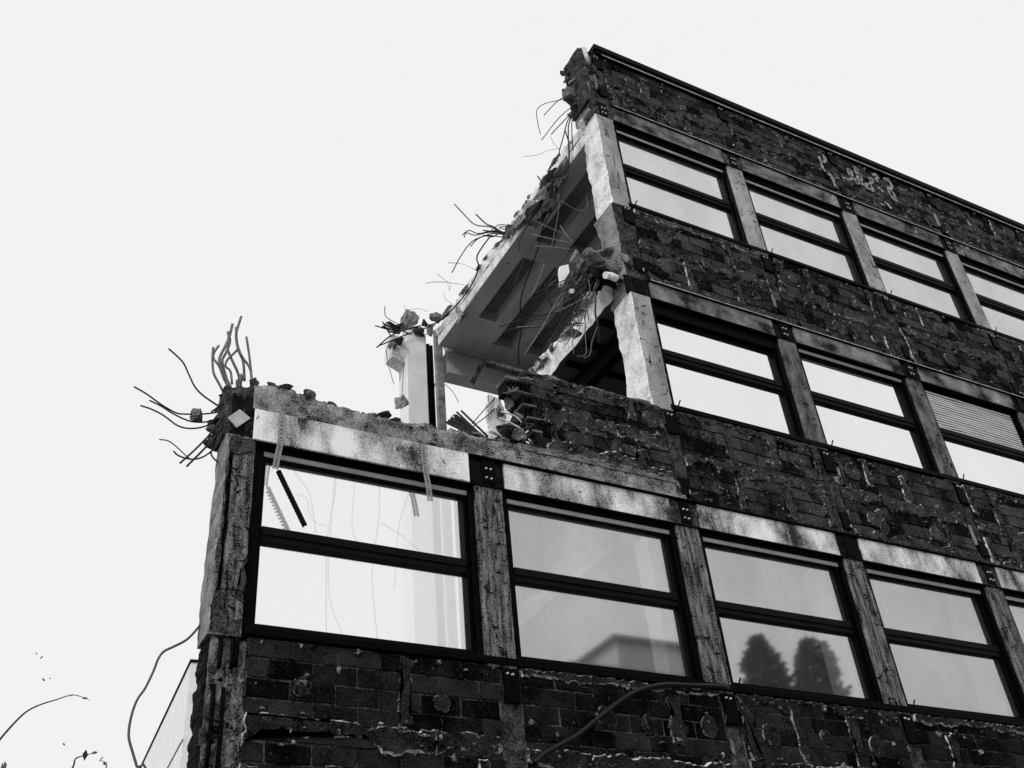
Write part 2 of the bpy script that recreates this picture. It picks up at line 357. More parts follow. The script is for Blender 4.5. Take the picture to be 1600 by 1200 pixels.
def marks(i, z0, z1, n, m, x0=None, w=CW, seed=0):
    r = random.Random(seed * 77 + i); bm = bmesh.new(); x0 = i * P if x0 is None else x0
    for k in range(n):
        ln = r.uniform(.02, .11); h = r.uniform(.004, .012); cx = x0 + r.uniform(.04, w - .05); cz = r.uniform(z0 + .05, z1 - .05); a = r.uniform(-.35, .35)
        if r.random() < .3: ln, h = h * 1.6, r.uniform(.03, .14)
        nn = 7; up = []; dn = []
        for q in range(nn):
            t = q / (nn - 1) - .5; x = max(x0 + .02, min(x0 + w - .02, cx + ln * t)); dz = ln * t * a + r.uniform(-.3, .3) * h
            e = h * (1 - (2 * t) ** 2) * r.uniform(.5, 1.2) + .001; up.append((x, -.0085, cz + dz + e)); dn.append((x, -.0085, cz + dz - e))
        bm.faces.new([bm.verts.new(p) for p in dn + up[::-1]])
    o = bm_obj('spall_marks', bm, m, B); o['kind'] = 'stuff'
for i in range(0, NB + 1):
    marks(i, Z1B, L1[0], 16, M['steel_dark'], seed=1, w=.27 if i == 0 else CW)
    if i > 1: marks(i, Z2B, L2[0], 12, M['steel_dark'], seed=2); marks(i, Z3B, L3[0], 11, M['steel_dark'], seed=3)
gv = patch_mesh('groove', [(.035, 5.5), (.052, 5.5), (.058, 6.1), (.05, 6.7), (.06, 7.1), (.04, 7.1), (.03, 6.6), (.04, 6.0)], .006, .004, 8, .012)
for _ in range(2): gv.materials.append(M['black'])
link('groove', gv, B)
for q, ol in enumerate(([(.0, 5.17), (.24, 5.17), (.25, 5.3), (.16, 5.27), (.1, 5.42), (.04, 5.55), (.01, 5.5)], [(.20, 5.5), (.255, 5.45), (.26, 5.9), (.22, 5.8)], [(.03, 6.9), (.25, 6.95), (.25, 7.1), (.03, 7.1)])):
    gv = patch_mesh('dark_crust', ol, .008, .008, 30 + q, .03); gv.materials.append(M['rubble_dark']); gv.materials.append(M['rim_dark']); link('dark_crust', gv, B)
# pier stumps behind the spandrels
for i in range(0, NB + 1):
    for (a, b_) in ((3.4, Z1B - .1), (L1[0], Z2B - .1), (L2[0], Z3B - .1), (L3[0], ROOF - .1)):
        if i < 2 and a > 5: continue
        if i == 0:
            continue
        if i == 2 and a > 5:
            pier(2, a, b_, [M['rubble_dark'], M['conc']], .44, .05, int(a), y0=.035); continue
        box('pier_core', i * P + .01, i * P + CW - .01, .05, .34, a + .002, b_ - .002, M['steel_dark'], B)

# --- brick spandrels
def brick_meshes(m, tagname):
    out = []
    for k in range(4):
        bm = bmesh.new(); add_box(bm, -.5, .5, 0, .06, -.5, .5, 0, 0)
        bmesh.ops.subdivide_edges(bm, edges=[e for e in bm.edges if abs((e.verts[0].co - e.verts[1].co).x) > .5], cuts=2)
        for v in bm.verts:
            if v.co.y < .03: v.co += Vector((rnd.uniform(-.012, .012), rnd.uniform(-.002, .007), rnd.uniform(-.035, .035)))
        me = bpy.data.meshes.new(tagname); bmesh.ops.recalc_face_normals(bm, faces=bm.faces); bm.to_mesh(me); bm.free(); me.materials.append(m); out.append(me)
    return out
BR = {'brick': brick_meshes(M['brick'], 'brick'), 'brick_base': brick_meshes(M['brick_base'], 'brick')}
dabs = {}
for key, pm, rm in (('up', M['plaster'], M['rim_dark']), ('base', M['plaster_base'], M['rim_dark']), ('bright', M['plaster_base'], M['rim'])):
    L_ = []
    for k in range(6):
        r = .07 + .012 * k; oval = rnd.uniform(.8, 1.2); gap = rnd.uniform(0, 6)
        me = patch_mesh('adhesive_dab', [(math.cos(a / 14 * 2 * math.pi) * r, math.sin(a / 14 * 2 * math.pi) * r * oval) for a in range(14)], .008, .011, k, .012)
        me.materials.append(pm); me.materials.append(rm); L_.append(me)
    dabs[key] = L_
CH, BW = .172, .393
def spandrel(bay, z0, z1, base, singles, x_from=None, x_to=None, left_cut=None, seed=0, bright=.3):
    r = random.Random(seed * 101 + bay); x0 = bay * P + .345 if x_from is None else x_from; x1 = (bay + 1) * P + .135 if x_to is None else x_to
    W = box('spandrel_wall', x0, x1, .022, .30, z0, z1, M['mortar_base'] if base else M['mortar'], B, 0)
    mk = 'brick_base' if base else 'brick'; mm = BR[mk]
    stuff = None if singles else bmesh.new()
    n = int((z1 - z0) / CH + .3); ch = (z1 - z0) / n
    for c in range(n):
        zc = z1 - (c + .5) * ch; x = x0 - (BW * .5 if c % 2 else 0) + r.uniform(-.02, .02)
        lo = x0 if left_cut is None else max(x0, left_cut(zc))
        while x < x1 - .03:
            a, b_ = max(x, lo), min(x + BW, x1); x += BW
            if b_ - a < .05: continue
            wd = b_ - a - .020; hh = ch - .019; y = r.uniform(.0, .011)
            me = mm[r.randrange(4)]
            if singles:
                o = bpy.data.objects.new('brick', me); COL.objects.link(o); o.parent = W
                o.location = ((a + b_) / 2, y, zc); o.scale = (wd, 1, hh); o.rotation_euler = (0, r.uniform(-.006, .006), r.uniform(-.012, .012))
            else:
                mp = [stuff.verts.new(((a + b_) / 2 + v.co.x * wd, y + v.co.y, zc + v.co.z * hh)) for v in me.vertices]
                for p_ in me.polygons: stuff.faces.new([mp[i] for i in p_.vertices])
    if stuff is not None:
        so = bm_obj('brickwork', stuff, M[mk], W); so['kind'] = 'stuff'
    # crusts of old render: torn bands along the former panel joints
    pm = M['plaster_base'] if base else M['plaster']
    def crust(ol, am=.016):
        me = patch_mesh('render_crust', ol, r.uniform(.006, .014), .018, r.randrange(999), am * r.uniform(.9, 2.2))
        me.materials.append(pm); me.materials.append(M['rim'] if r.random() < bright else M['rim_dark'])
        o = link('render_crust', me, W)
        return o
    lo = x0 if left_cut is None else left_cut((z0 + z1) / 2) + .1
    H = z1 - z0; zm = z0 + H * r.uniform(.46, .56); t = r.uniform(.05, .085)
    xs = [lo + .02]
    while xs[-1] < x1 - .5: xs.append(xs[-1] + r.uniform(.42, .85))
    xs = [q for q in xs if q < x1 - .18]
    segs = [lo + .02] + [r.uniform(lo + .6, x1 - .6)] + [x1 - .02]
    for a, b_ in zip(segs, segs[1:]):
        if b_ - a < .3: continue
        k = max(2, int((b_ - a) / .16)); up = []; dn = []
        for j in range(k + 1):
            xx = a + (b_ - a) * j / k - (.02 if j == k else 0)
            up.append((xx, zm + t * r.uniform(.5, 1.2))); dn.append((xx, zm - t * r.uniform(.3, 2.0)))
        crust(dn + up[::-1])
    for xx in xs:
        for (za, zb) in ((zm + t * 1.3, z1 - .03), (z0 + .05, zm - t * 2.1)):
            if r.random() < .42 or zb - za < .15: continue
            ww = r.uniform(.035, .075); cx = min(xx + .08 + r.uniform(-.05, .05), x1 - .1); s_ = r.uniform(0, .3)
            if r.random() < .5: zb = zb - (zb - za) * s_
            else: za = za + (zb - za) * s_
            k = 4; lf = [(cx - ww * r.uniform(.5, 1.4), za + (zb - za) * j / k) for j in range(k + 1)]; rg = [(cx + ww * r.uniform(.5, 1.4), za + (zb - za) * j / k) for j in range(k + 1)]
            crust(rg + lf[::-1])
    kk = max(2, int((x1 - lo) / .2))
    if r.random() < .8:
        crust([(lo + .03 + (x1 - lo - .06) * j / kk, z0 + r.uniform(.04, .17)) for j in range(kk + 1)][::-1] + [(lo + .03, z0 + .012), (x1 - .03, z0 + .012)])
    if r.random() < .7:
        crust([(lo + .03 + (x1 - lo - .06) * j / kk, z1 - r.uniform(.02, .1)) for j in range(kk + 1)] + [(x1 - .03, z1 - .008), (lo + .03, z1 - .008)])
    fk = bmesh.new()
    for q in range(64):
        cx = r.uniform(lo + .06, x1 - .06); cz = min(z1 - .03, max(z0 + .03, (zm + r.gauss(0, .09)) if q % 5 < 2 else (z1 - abs(r.gauss(0, .10)) if q % 5 == 2 else (z0 + abs(r.gauss(0, .12)) if q % 5 == 3 else r.uniform(z0 + .05, z1 - .05))))); sx = r.uniform(.008, .035) * (2 if r.random() < .2 else 1); sz = r.uniform(.006, .03); n_ = r.randrange(5, 8); a0 = r.uniform(0, 6)
        fr = [fk.verts.new((cx + sx * math.cos(a0 + j * 6.283 / n_) * r.uniform(.4, 1.2), -.014 + r.uniform(-.004, .004), cz + sz * math.sin(a0 + j * 6.283 / n_) * r.uniform(.4, 1.2))) for j in range(n_)]
        bk = [fk.verts.new((v.co.x + (v.co.x - cx) * .4, .012, v.co.z + (v.co.z - cz) * .4)) for v in fr]
        fk.faces.new(fr)
        for j in range(n_): fk.faces.new((fr[j], fr[(j + 1) % n_], bk[(j + 1) % n_], bk[j]))
    fo = bm_obj('render_flakes', fk, M['rim_dark'] if base else M['rim_dark'], W); fo['kind'] = 'stuff'
    for a, b_ in zip(xs, xs[1:] + [x1]):
        for zc in ((zm + z1) / 2, (zm + z0) / 2):
            if r.random() < .5: continue
            L_ = dabs['base' if base else 'up'] if r.random() > bright else dabs['base' if base else 'up']
            o = bpy.data.objects.new('adhesive_dab', L_[r.randrange(6)]); COL.objects.link(o); o.parent = W
            cx = (a + b_) / 2 + .08 + r.uniform(-.08, .08)
            if cx > x1 - .12: continue
            o.location = (cx, 0, zc + r.uniform(-.08, .06)); o.rotation_euler = (0, r.uniform(0, 6), 0)
    return W
for b in range(0, NB):
    spandrel(b, 3.62, Z1B - .085, True, b < 3, seed=1, x_from=.33 if b == 0 else None, bright=.45)
cut1 = lambda z: 3.42 + .22 * max(0, (8.25 - z)) + .05 * noise.noise(Vector((0, 0, z * 7))) + (.0 if z > 8.1 else .25 * noise.noise(Vector((0, 3, z * 4))))
for b in range(1, NB):
    if b == 1: spandrel(1, 7.74, Z2B - .075, False, True, x_from=3.40, left_cut=cut1, seed=2, bright=.5)
    else: spandrel(b, L1[1] + .03, Z2B - .085, False, b < 4, seed=2, bright=.3)
for b in range(2, NB): spandrel(b, L2[1] + .03, Z3B - .085, False, False, seed=3, bright=.18)
for b in range(2, NB): spandrel(b, L3[1] + .03, ROOF - .12, False, False, seed=4, bright=.1)
box('ground_floor_wall', -.05, XE, .03, .34, -.3, 3.6, M['brick_base'], B, 0)

# --- steel plates with bolts where the spandrels meet the piers
bolt_me = None
def bolts(parent, pts, y, r=.012):
    global bolt_me
    if bolt_me is None:
        t = bmesh.new(); bmesh.ops.create_cone(t, cap_ends=True, segments=6, radius1=.014, radius2=.010, depth=.02, matrix=Matrix.Rotation(math.pi / 2, 4, 'X'))
        bolt_me = bpy.data.meshes.new('bolt'); t.to_mesh(bolt_me); t.free(); bolt_me.materials.append(M['bolt'])
    for x, z in pts:
        o = bpy.data.objects.new('bolt', bolt_me); COL.objects.link(o); o.parent = parent; o.location = (x, y - .008, z)
for i in range(0, NB + 1):
    x = i * P
    for k, (lz, first) in enumerate(((L1, 0), (L2, 2), (L3, 2))):
        if i < first: continue
        if k == 0 and i == 0:
            pl = box('bracket_plate', .015, .21, .01, .1, 7.1, 7.60, M['steel_dark'], B, .003); continue
        pl = ragged('bracket_plate', x - .03, x + .355, .012, .05, lz[0] - .002, lambda q: lz[1] + .024, M['rubble_dark'] if rnd.random() < .3 else M['steel_dark'], B, .03, .004, seed=i * 5 + k, face=.008)
        box('gusset', x + .10, x + .245, -.006, .012, lz[0] + .03, lz[1] - .005, M['black'], pl, .002)
        if rnd.random() < .75: bolts(pl, [(x + .145, lz[0] + .09), (x + .20, lz[0] + .085)] + ([(x + .145, lz[0] + .2), (x + .20, lz[0] + .2)] if rnd.random() < .6 else []), -.006)
    for k, (z0, z1, first) in enumerate(((3.62, Z1B - .1, 1), (L1[1] + .03, Z2B - .1, 2), (L2[1] + .03, Z3B - .1, 2), (L3[1] + .03, ROOF - .12, 2))):
        if i < first: continue
        r = random.Random(i * 7 + k)
        # torn cladding fixings in the slot over the pier
        st = ragged('slot_lining', x + .136, x + .343, .03, .06, z0, lambda q: z1, M['rubble_dark'], B, .03, .01, seed=i * 3 + k, face=.014)
        zc = z1 - r.uniform(.02, .05)
        br = box('fixing_bracket', x + .17, x + .33, -.012, .03, zc - .30, zc, M['black'], B, .004)
        bolts(br, [(x + .20, zc - .03), (x + .255, zc - .035)], -.012)
        zc = z0 + r.uniform(.3, .45)
        br = box('fixing_bracket', x + .18, x + .32, -.004, .03, zc - .24, zc, M['black'], B, .004)
        if r.random() < .8:
            chunk('bright_chip', (x + .30, -.01, zc - .2), (.016, .012, .045), i * 9 + k, M['bolt'], B, .1, 8, 0)
        for q in range(3):
            chunk('render_lump', (x + r.uniform(.12, .34), .012, z0 + (z1 - z0) * r.uniform(.1, .9)), (r.uniform(.02, .06), .02, r.uniform(.04, .12)), i * 31 + k * 7 + q, M['rubble'] if r.random() < .35 else M['rubble_dark'], B, .2, 12, 1)
        if r.random() < .55:
            box('conduit_stub', x + .10, x + .15, -.028, -.002, z0 + .25, z0 + .25 + r.uniform(.25, .4), M['conc'] if r.random() < .5 else M['rubble'], B, .006)

# --- continuous steel angles, fascia boards, sills, coping
for k, (lz, zb, first) in enumerate(((L1, Z1B, 0), (L2, Z2B, 2), (L3, Z3B, 2))):
    xs = first * P + (.36 if k else .2)
    box('steel_angle', max(xs, 2.5) if k == 0 else xs, XE, -.022, .05, lz[1] + .004, lz[1] + .026, M['black'], B, .002)
    if k: box('angle_highlight', xs + .02, XE, -.030, -.0225, lz[1] + .012, lz[1] + .023, M['strip_bright'], B, .001)  # highlight along the angle, painted as a thin pale strip
    box('shelf_angle', (first * P + .34) if k or not first else .3, XE, -.016, .06, lz[0] - .024, lz[0] - .004, M['black'], B, .002)
    box('sill_bar', first * P + .29, XE, -.02, .22, zb - .075, zb - .006, M['black'], B, .004)
    for b in range(first, NB):
        x0 = b * P + .37; x1 = (b + 1) * P - .035
        if k == 0 and b == 0:
            bm = bmesh.new(); add_box(bm, .225, 2.49, -.045, -.02, 7.085, 7.43, .003)
            o = bm_obj('fascia_board', bm, M['lintel_low'], B)
            continue
        box('fascia_board', x0, x1, .002, .045, lz[0] + .002, lz[1] - .002, M['lintel_low'] if k == 0 else M['lintel_up'], B, .003)
box('lintel_core', .226, 2.53, .0, .3, 7.093, 7.455, M['black'], B, 0)
cp = box('roof_coping', 2 * P + .2, XE, -.07, .42, ROOF - .02, ROOF + .10, M['black'], B, .006)
box('coping_fascia', 2 * P + .24, XE, -.05, -.02, ROOF - .10, ROOF - .022, M['black'], cp, .003)
box('coping_highlight', 2 * P + .34, XE, -.058, -.046, ROOF - .118, ROOF - .104, M['strip_bright'], B, .001)  # pale strip painted as a highlight line below the coping

# --- windows
def window(b, row, zb, zt, gm, strip=True, blind=False, inner=True):
    x0 = b * P + CW + .004; x1 = (b + 1) * P - .004
    if b == 0: x0 = .275
    zt2 = zt + .03
    bm = bmesh.new()
    def ring(a0, a1, c0, c1, w_l, w_r, w_b, w_t, y0, y1):
        add_box(bm, a0, a0 + w_l, y0, y1, c0, c1, .003); add_box(bm, a1 - w_r, a1, y0, y1, c0, c1, .003)
        add_box(bm, a0 + w_l + .0005, a1 - w_r - .0005, y0, y1, c0, c0 + w_b, .003); add_box(bm, a0 + w_l + .0005, a1 - w_r - .0005, y0, y1, c1 - w_t, c1, .003)
    ring(x0, x1, zb, zt2, .085 if b == 0 else .06, .06, .035, .05, .035, .30)
    ring(x0 + (.0855 if b == 0 else .0605), x1 - .0605, zb + .0355, zt2 - .0505, .035, .045, .035, .035, .08, .20)
    wobj = bm_obj('window', bm, M['black'], B)
    gx0, gx1 = x0 + (.121 if b == 0 else .096), x1 - .106; gz0, gz1 = zb + .071, zt2 - .086
    zr = zb + (zt - zb) * .475
    rb = bmesh.new(); add_box(rb, gx0, gx1, .085, .19, zr, zr + .062, .003); add_box(rb, gx0, gx1, .070, .19, zr + .063, zr + .145, .004)
    bm_obj('sash_rail', rb, M['rail'], wobj)
    if strip: box('head_strip', x0 + .062, x1 - .03, .062, .078, zt2 - .105, zt2 - .052, M['strip'], wobj, .003)
    if row == 2 and b == 2: box('head_board', x0 + .062, x1 - .062, .05, .075, zt2 - .22, zt2 - .052, M['black'], wobj, .003)
    for (a, c) in ((gz0, zr - .001), (zr + .146, gz1)):
        if blind and a > zr: continue
        box('pane', gx0 - .012, gx1 + .012, .138, .144, a - .01, c + .01, gm, wobj, 0)
    if blind:
        box('blind_backing', gx0 + .001, gx1 - .001, .17, .18, zr + .146, gz1, M['black'], wobj, 0)
        n = 15; hh = (gz1 - zr - .15) / n; sl = []
        for k in range(n):
            z = zr + .155 + (k + .5) * hh; wv = bmesh.new()
            for s in range(13):
                xx = gx0 + .004 + (gx1 - gx0 - .008) * s / 12; dz = .016 * noise.noise(Vector((xx * 2.5, k * .35, 2)))
                for q in ((.100, -hh * .235), (.092, hh * .235), (.096, hh * .235), (.104, -hh * .235)): wv.verts.new((xx, q[0], z + q[1] + dz))
            wv.verts.ensure_lookup_table()
            for s in range(12):
                for q in range(4): wv.faces.new([wv.verts[i] for i in (s * 4 + q, s * 4 + (q + 1) % 4, s * 4 + 4 + (q + 1) % 4, s * 4 + 4 + q)])
            bm_obj('blind_slat', wv, M['white'], wobj)
    if row > 1 or b > 1: tube('peg', [(gx0 - .02, -.01, zb - .005), (gx0 - .005, -.03, zb + .05), (gx0 + .012, -.03, zb + .075)], .009, M['black'], wobj, 1)
    if inner:
        box('inner_reveal', x1 - .20, x1 + .02, .305, .56, zb, zt2, M['white_wall'], wobj, .004)
    return wobj
for b in range(0, NB): window(b, 1, Z1B, Z1T, M['glass_clear'] if b == 0 else M['glass_low'], inner=b > 0)
for b in range(2, NB): window(b, 2, Z2B, Z2T, M['glass_mid'], inner=False, strip=b != 2 and b != 4, blind=b == 4)
for b in range(2, NB): window(b, 3, Z3B, Z3T, M['glass_top'], inner=False)

# --- beam left standing over the lowest windows, torn along its top
BTP = [(0, 7.70), (.2, 7.74), (.42, 7.80), (.65, 7.785), (.88, 7.735), (1.2, 7.71), (1.56, 7.705), (2.1, 7.72), (2.9, 7.745), (3.4, 7.72), (9, 7.70)]
def bt(x):
    for (a, za), (c, zc) in zip(BTP, BTP[1:]):
        if a <= x <= c: return za + (zc - za) * (x - a) / (c - a)
    return 7.7
beam = ragged('torn_beam', .215, 5.36, .0, .36, L1[1] + .03, bt, M['comb'], B, .022, .038, seed=3)
for k in range(46):
    x = rnd.uniform(.2, 3.4)
    s = rnd.uniform(.015, .05) * (1 if rnd.random() < .8 else 1.7)
    chunk('beam_crumb', (x, rnd.uniform(.03, .1), bt(x) + .004), (s * 1.4, s, s * .7), 300 + k, M['rubble'] if rnd.random() < .6 else M['rubble_dark'], beam, .2, 10, 1)
for k in range(5):      # mortar left under the lowest torn brick course
    ragged('mortar_shelf', 3.2 + k * .4, 3.62 + k * .4, -.012, .02, 7.66, lambda x: 7.74, M['rubble'], B, .03, .025, seed=k + 11)

# --- corner pier head and foot (left end)
o = ragged('pier_head', -.04, .224, .015, .36, 7.122, lambda x: 7.70 + .1 * x, M['rubble_dark'], B, .03, .05, seed=5, face=.02)
for k, (u, v, y, s, sd_) in enumerate([(352, 640, .28, (.10, .16, .22), 1), (338, 668, .34, (.12, .14, .20), 2), (330, 690, .36, (.10, .1, .13), 3), (356, 618, .2, (.10, .14, .10), 4),
                                       (372, 600, .16, (.07, .12, .12), 5), (395, 603, .12, (.10, .12, .07), 6), (345, 655, .22, (.09, .12, .12), 8), (383, 622, .1, (.12, .12, .06), 9)]):
    chunk('pier_rubble', onY(u, v, y), s, 40 + sd_, M['rubble'] if k in (4, 5) else M['rubble_dark'], B, .2, 9, 2)
ft = ragged('corner_foot', .03, .325, .012, .36, 3.0, lambda x: Z1B - .11, mat('scarred_corner_concrete', .006, .34, 5, 60, stretch=(3, 3, .8), bump=1, contrast=(.42, .64), fine_mix=.5, speck=(7, .58, .004), bdist=.03, spec=.03), B, .02, .02, seed=6, face=.02)
for (x, a, b_) in ((.075, 4.02, 4.72), (.155, 3.9, 4.70), (.10, 4.86, 5.12), (.20, 4.86, 5.12), (.235, 4.88, 5.13), (.07, 3.4, 3.95)):
    tube('rebar', [(x, -.004, a), (x + .004, -.012, (a + b_) / 2), (x, -.004, b_)], .019, M['black'], B, 2)  # wide black bars painted for the shade inside recessed slots
tube('rebar', [(.0, -.012, 4.46), (.06, -.016, 4.45), (.19, -.01, 4.43)], .008, M['rebar'], B, 2)
for k in range(16):
    chunk('foot_crust', (rnd.choice([.05, .10, .17, .06, .26]) + rnd.uniform(-.02, .02), .012, 3.7 + k * .088), (rnd.uniform(.015, .05), .022, rnd.uniform(.04, .11)), 500 + k, M['rubble_dark'] if rnd.random() < .75 else M['rubble'], B, .25, 12, 1)
box('slotted_rail', .06, .12, -.03, -.004, 3.4, 4.05, M['conc'], B, .004)
XL0 = onY(303, 1150, .23).x - .012; eb = bmesh.new(); rows = []       # torn brick edge along the corner
for k in range(121):
    z = 2.9 + k * .02; t = max(0, (z - 5.0) / .32); N3 = lambda a, f: noise.noise(Vector((a, 1.5, z * f)))
    step_ = .02 * (math.floor(z / .09 + .5 * N3(1, 3)) % 2)
    xl = XL0 + .05 * t + .013 * N3(2, 9) + .010 * N3(3, 30) + step_ * .7
    rows.append([eb.verts.new(p) for p in ((xl + .012 * N3(4, 14), .10 + .02 * N3(5, 12), z), (.05, .045, z), (.05, .36, z), (xl + .02 * N3(6, 12), .36, z), (xl - .008 + .015 * N3(7, 25), .23, z))])
for A, C_ in zip(rows, rows[1:]):
    for q in range(5): eb.faces.new((A[q], A[(q + 1) % 5], C_[(q + 1) % 5], C_[q]))
eb.faces.new(rows[0]); eb.faces.new(rows[-1][::-1]); bm_obj('torn_edge', eb, M['steel_dark'], B)
for k in range(12):
    z = 5.25 + k * .16
    chunk('pier_crust', (-.008 + rnd.uniform(-.008, .008), .19, z), (.02, .13, rnd.uniform(.08, .16)), 640 + k, M['conc'] if k % 3 else M['rubble'], B, .25, 12, 1)

# --- broken end of the brick panel
for k in range(5):
    z = 8.58 - k * .168; x0 = 3.16 + .05 * k - (.08 if k == 0 else 0); x1 = cut1(z) + .04
    if k == 3: x1 += .12
    hb = bmesh.new(); add_box(hb, x0, x1, .01, .26, z + .055, z + .085, .004, .006)
    t = box('hollow_block', x0, x1, .015, .26, z + .052, z + .078, M['rubble'], B, .004, .008)
    hb.free()
    n = int((x1 - x0) / .05)
    for j in range(n):
        xx = x0 + .03 + j * .05
        if rnd.random() < .12: continue
        box('rib', xx - .008, xx + .008, .03 + rnd.uniform(0, .05), .24, z - .08, z + .052, M['steel_dark'], t, .002, .004)
    box('web', x0 + .02, x1 - .005, .2, .27, z - .085, z + .051, M['steel_dark'], t, 0)
for k, (u, v, y, s, mk) in enumerate([(800, 612, .1, (.12, .1, .10), 'rubble'), (793, 628, .2, (.10, .12, .16), 'rubble'), (822, 598, .06, (.17, .1, .06), 'rubble'), (800, 655, .12, (.14, .14, .12), 'rubble'),
                                      (790, 672, .15, (.14, .14, .10), 'rubble_dark'), (812, 680, .08, (.12, .12, .10), 'rubble'), (832, 668, .04, (.12, .1, .08), 'rubble_dark'), (845, 660, .02, (.14, .07, .06), 'rubble_dark'),
                                      (785, 690, .2, (.14, .1, .07), 'rubble'), (825, 695, .03, (.10, .08, .08), 'rubble_dark'), (860, 664, .0, (.12, .05, .05), 'plaster'), (783, 645, .25, (.08, .1, .1), 'rubble')]):
    chunk('panel_rubble', onY(u, v, y), s, 70 + k, M[mk], B, .2, 9, 2)
q = onY(785, 628, .27)
patch = patch_mesh('inner_plaster', [(2.98, 8.06), (3.12, 8.02), (3.20, 8.3), (3.14, 8.52), (2.99, 8.56), (2.96, 8.3)], .03, .01, 3, .02)
patch.materials.append(WH); patch.materials.append(WH); o = link('inner_plaster', patch, B); o.location = (0, .33, 0)
patch2 = patch_mesh('inner_plaster', [(2.92, 7.70), (3.10, 7.70), (3.08, 7.86), (3.02, 8.0), (2.95, 7.95)], .03, .01, 5, .02)
patch2.materials.append(WH); patch2.materials.append(WH); o = link('inner_plaster', patch2, B); o.location = (0, .33, 0)
for pts in ([(783, 643), (805, 650), (815, 660)], [(780, 653), (800, 662), (818, 672)], [(816, 684), (822, 676), (826, 673)], [(822, 690), (835, 698)], [(826, 686), (836, 700)]):
    wire('bent_lath', pts, .05, .02, .010, M['conc_white'], B, 2)
ragged('panel_top', 3.3, 5.10, -.004, .3, Z2B - .08, lambda x: Z2B - .055 + .02 * math.sin(x * 9), M['rubble'], B, .03, .022, seed=21)

# --- roof slab with ribs, middle slab, low slab, rear side
RX0, RY1 = 5.07, 5.75; RZ = 13.95
def torn_slab(name, x0fun, x1, y0, y1, z0, z1, m_edge, m_rest, parent, amp=.03, seed=0, step=.05):
    bm = bmesh.new(); n = int((y1 - y0) / step); S = Vector((seed * 5.5, 0, 0)); rows = []
    for k in range(n + 1):
        y = y0 + (y1 - y0) * k / n; xf = x0fun(y)
        nz_ = lambda a, s: amp * (noise.noise(Vector((a, y * s, 0)) + S) + .6 * noise.noise(Vector((a, y * s * 3.3, 0)) + S))
        xa = xf + nz_(1, 2.5); xb = xf + nz_(2, 3) - .02; xc = xf + nz_(3, 3)
        zt = z1 + nz_(4, 3.5) * 1.3
        rows.append([bm.verts.new(p) for p in ((xa * .3 + xf * .7, y, z0), (xb, y, z0 + (zt - z0) * .5), (xc, y, zt - .03), (xc + .05 + abs(nz_(5, 2)), y, zt), (xf + .4, y, z1), (x1, y, z1), (x1, y, z0))])
    for A, C_ in zip(rows, rows[1:]):
        for j in range(7):
            f = bm.faces.new((A[j], A[(j + 1) % 7], C_[(j + 1) % 7], C_[j])); f.material_index = 0 if j in (0, 1, 2, 3) else 1
    bm.faces.new(rows[0]); bm.faces.new(rows[-1][::-1])
    return bm_obj(name, bm, [m_edge, m_rest], parent)
roof = torn_slab('roof_slab', lambda y: RX0 + .03 if y < 5.84 else 5.45, XE, .36, 6.2, 14.17, 14.42, WH, M['recess'], B, .075, 1)
box('edge_rib', RX0 + .035, RX0 + .36, .37, 5.8, RZ, 14.168, [WH, ][0], roof, .004)
box('edge_rib_soffit', RX0 + .036, RX0 + .36, .372, 5.79, RZ - .012, RZ - .001, M['ceiling'], roof, 0)
x = RX0 + .36
ribs = []
for k in range(9):
    xc0 = x + .40 if k else x + .38      # a recess 0.4 wide, then a rib 0.27 wide
    box('rib', xc0, xc0 + .27, .37, 6.19, RZ, 14.168, M['ceiling'], roof, .004); x = xc0 + .27
for yy in ((.37, .75), (2.55, 3.0), (4.75, 6.19)):
    xx = RX0 + .361
    for k in range(9):
        w_ = .378 if k == 0 else .398
        box('cross_rib', xx, xx + w_, 5.35 if k and yy[0] > 4 else yy[0], yy[1], RZ + .003, 14.167, M['ceiling'], roof, 0); xx += w_ + .272
box('ceiling_end', x, XE, .37, 6.19, RZ, 14.167, M['ceiling'], roof, 0)
# rear beam, rear wall with an open window, parapet back
box('rear_beam', 5.32, XE, 5.86, 6.19, 13.42, RZ - .014, M['ceiling'], B, .006)
box('rear_wall', 7.5, XE, 5.9, 6.18, 11.9, 13.418, M['inside'], B, 0)
box('rear_wall', 5.44, XE, 5.9, 6.18, -.2, 11.898, M['recess'], B, 0)
# middle floor slab, edge torn back
mid = torn_slab('floor_slab', lambda y: 5.09 + .04 * max(0, y - .6), XE, .36, 5.88, 10.74, 11.14, WH, M['inside'], B, .09, 2)
for k, y in enumerate((.75, 1.25, 1.75, 2.25, 2.75, 3.3, 4.0, 4.7)):
    xx = 5.16 + .05 * max(0, y - .6)
    box('joist', xx - .02, XE, y, y + .07, 10.66, 10.738, M['black'], mid, .003)
box('edge_girder', 5.46, 5.62, .37, 5.85, 10.36, 10.658, M['black'], mid, .004)
for k in range(46):
    y = .5 + k * .055 + rnd.uniform(-.05, .05); xx = 5.07 + .04 * max(0, y - .6); s = rnd.uniform(.03, .11)
    chunk('slab_crumb', (xx + rnd.uniform(-.05, .05), y, 11.10 + rnd.uniform(-.05, .03)), (s, s * 1.4, s * .8), 800 + k, WH if rnd.random() < .55 else M['conc'], mid, .25, 12, 1)
box('partition_wall', 7.0, 7.12, .36, 5.88, 8.6, 10.65, M['ceiling'], B, 0)
low = torn_slab('floor_slab', lambda y: 4.9, XE, .36, 5.88, 7.2, 7.45, M['conc'], M['inside'], B, .06, 3)
box('floor_slab', 2.7, XE, .36, 5.88, 3.3, 3.58, M['inside'], B, 0)
box('parapet_back', 2 * P + .345, XE, .305, .42, 14.43, ROOF - .03, M['rubble_dark'], B, 0)
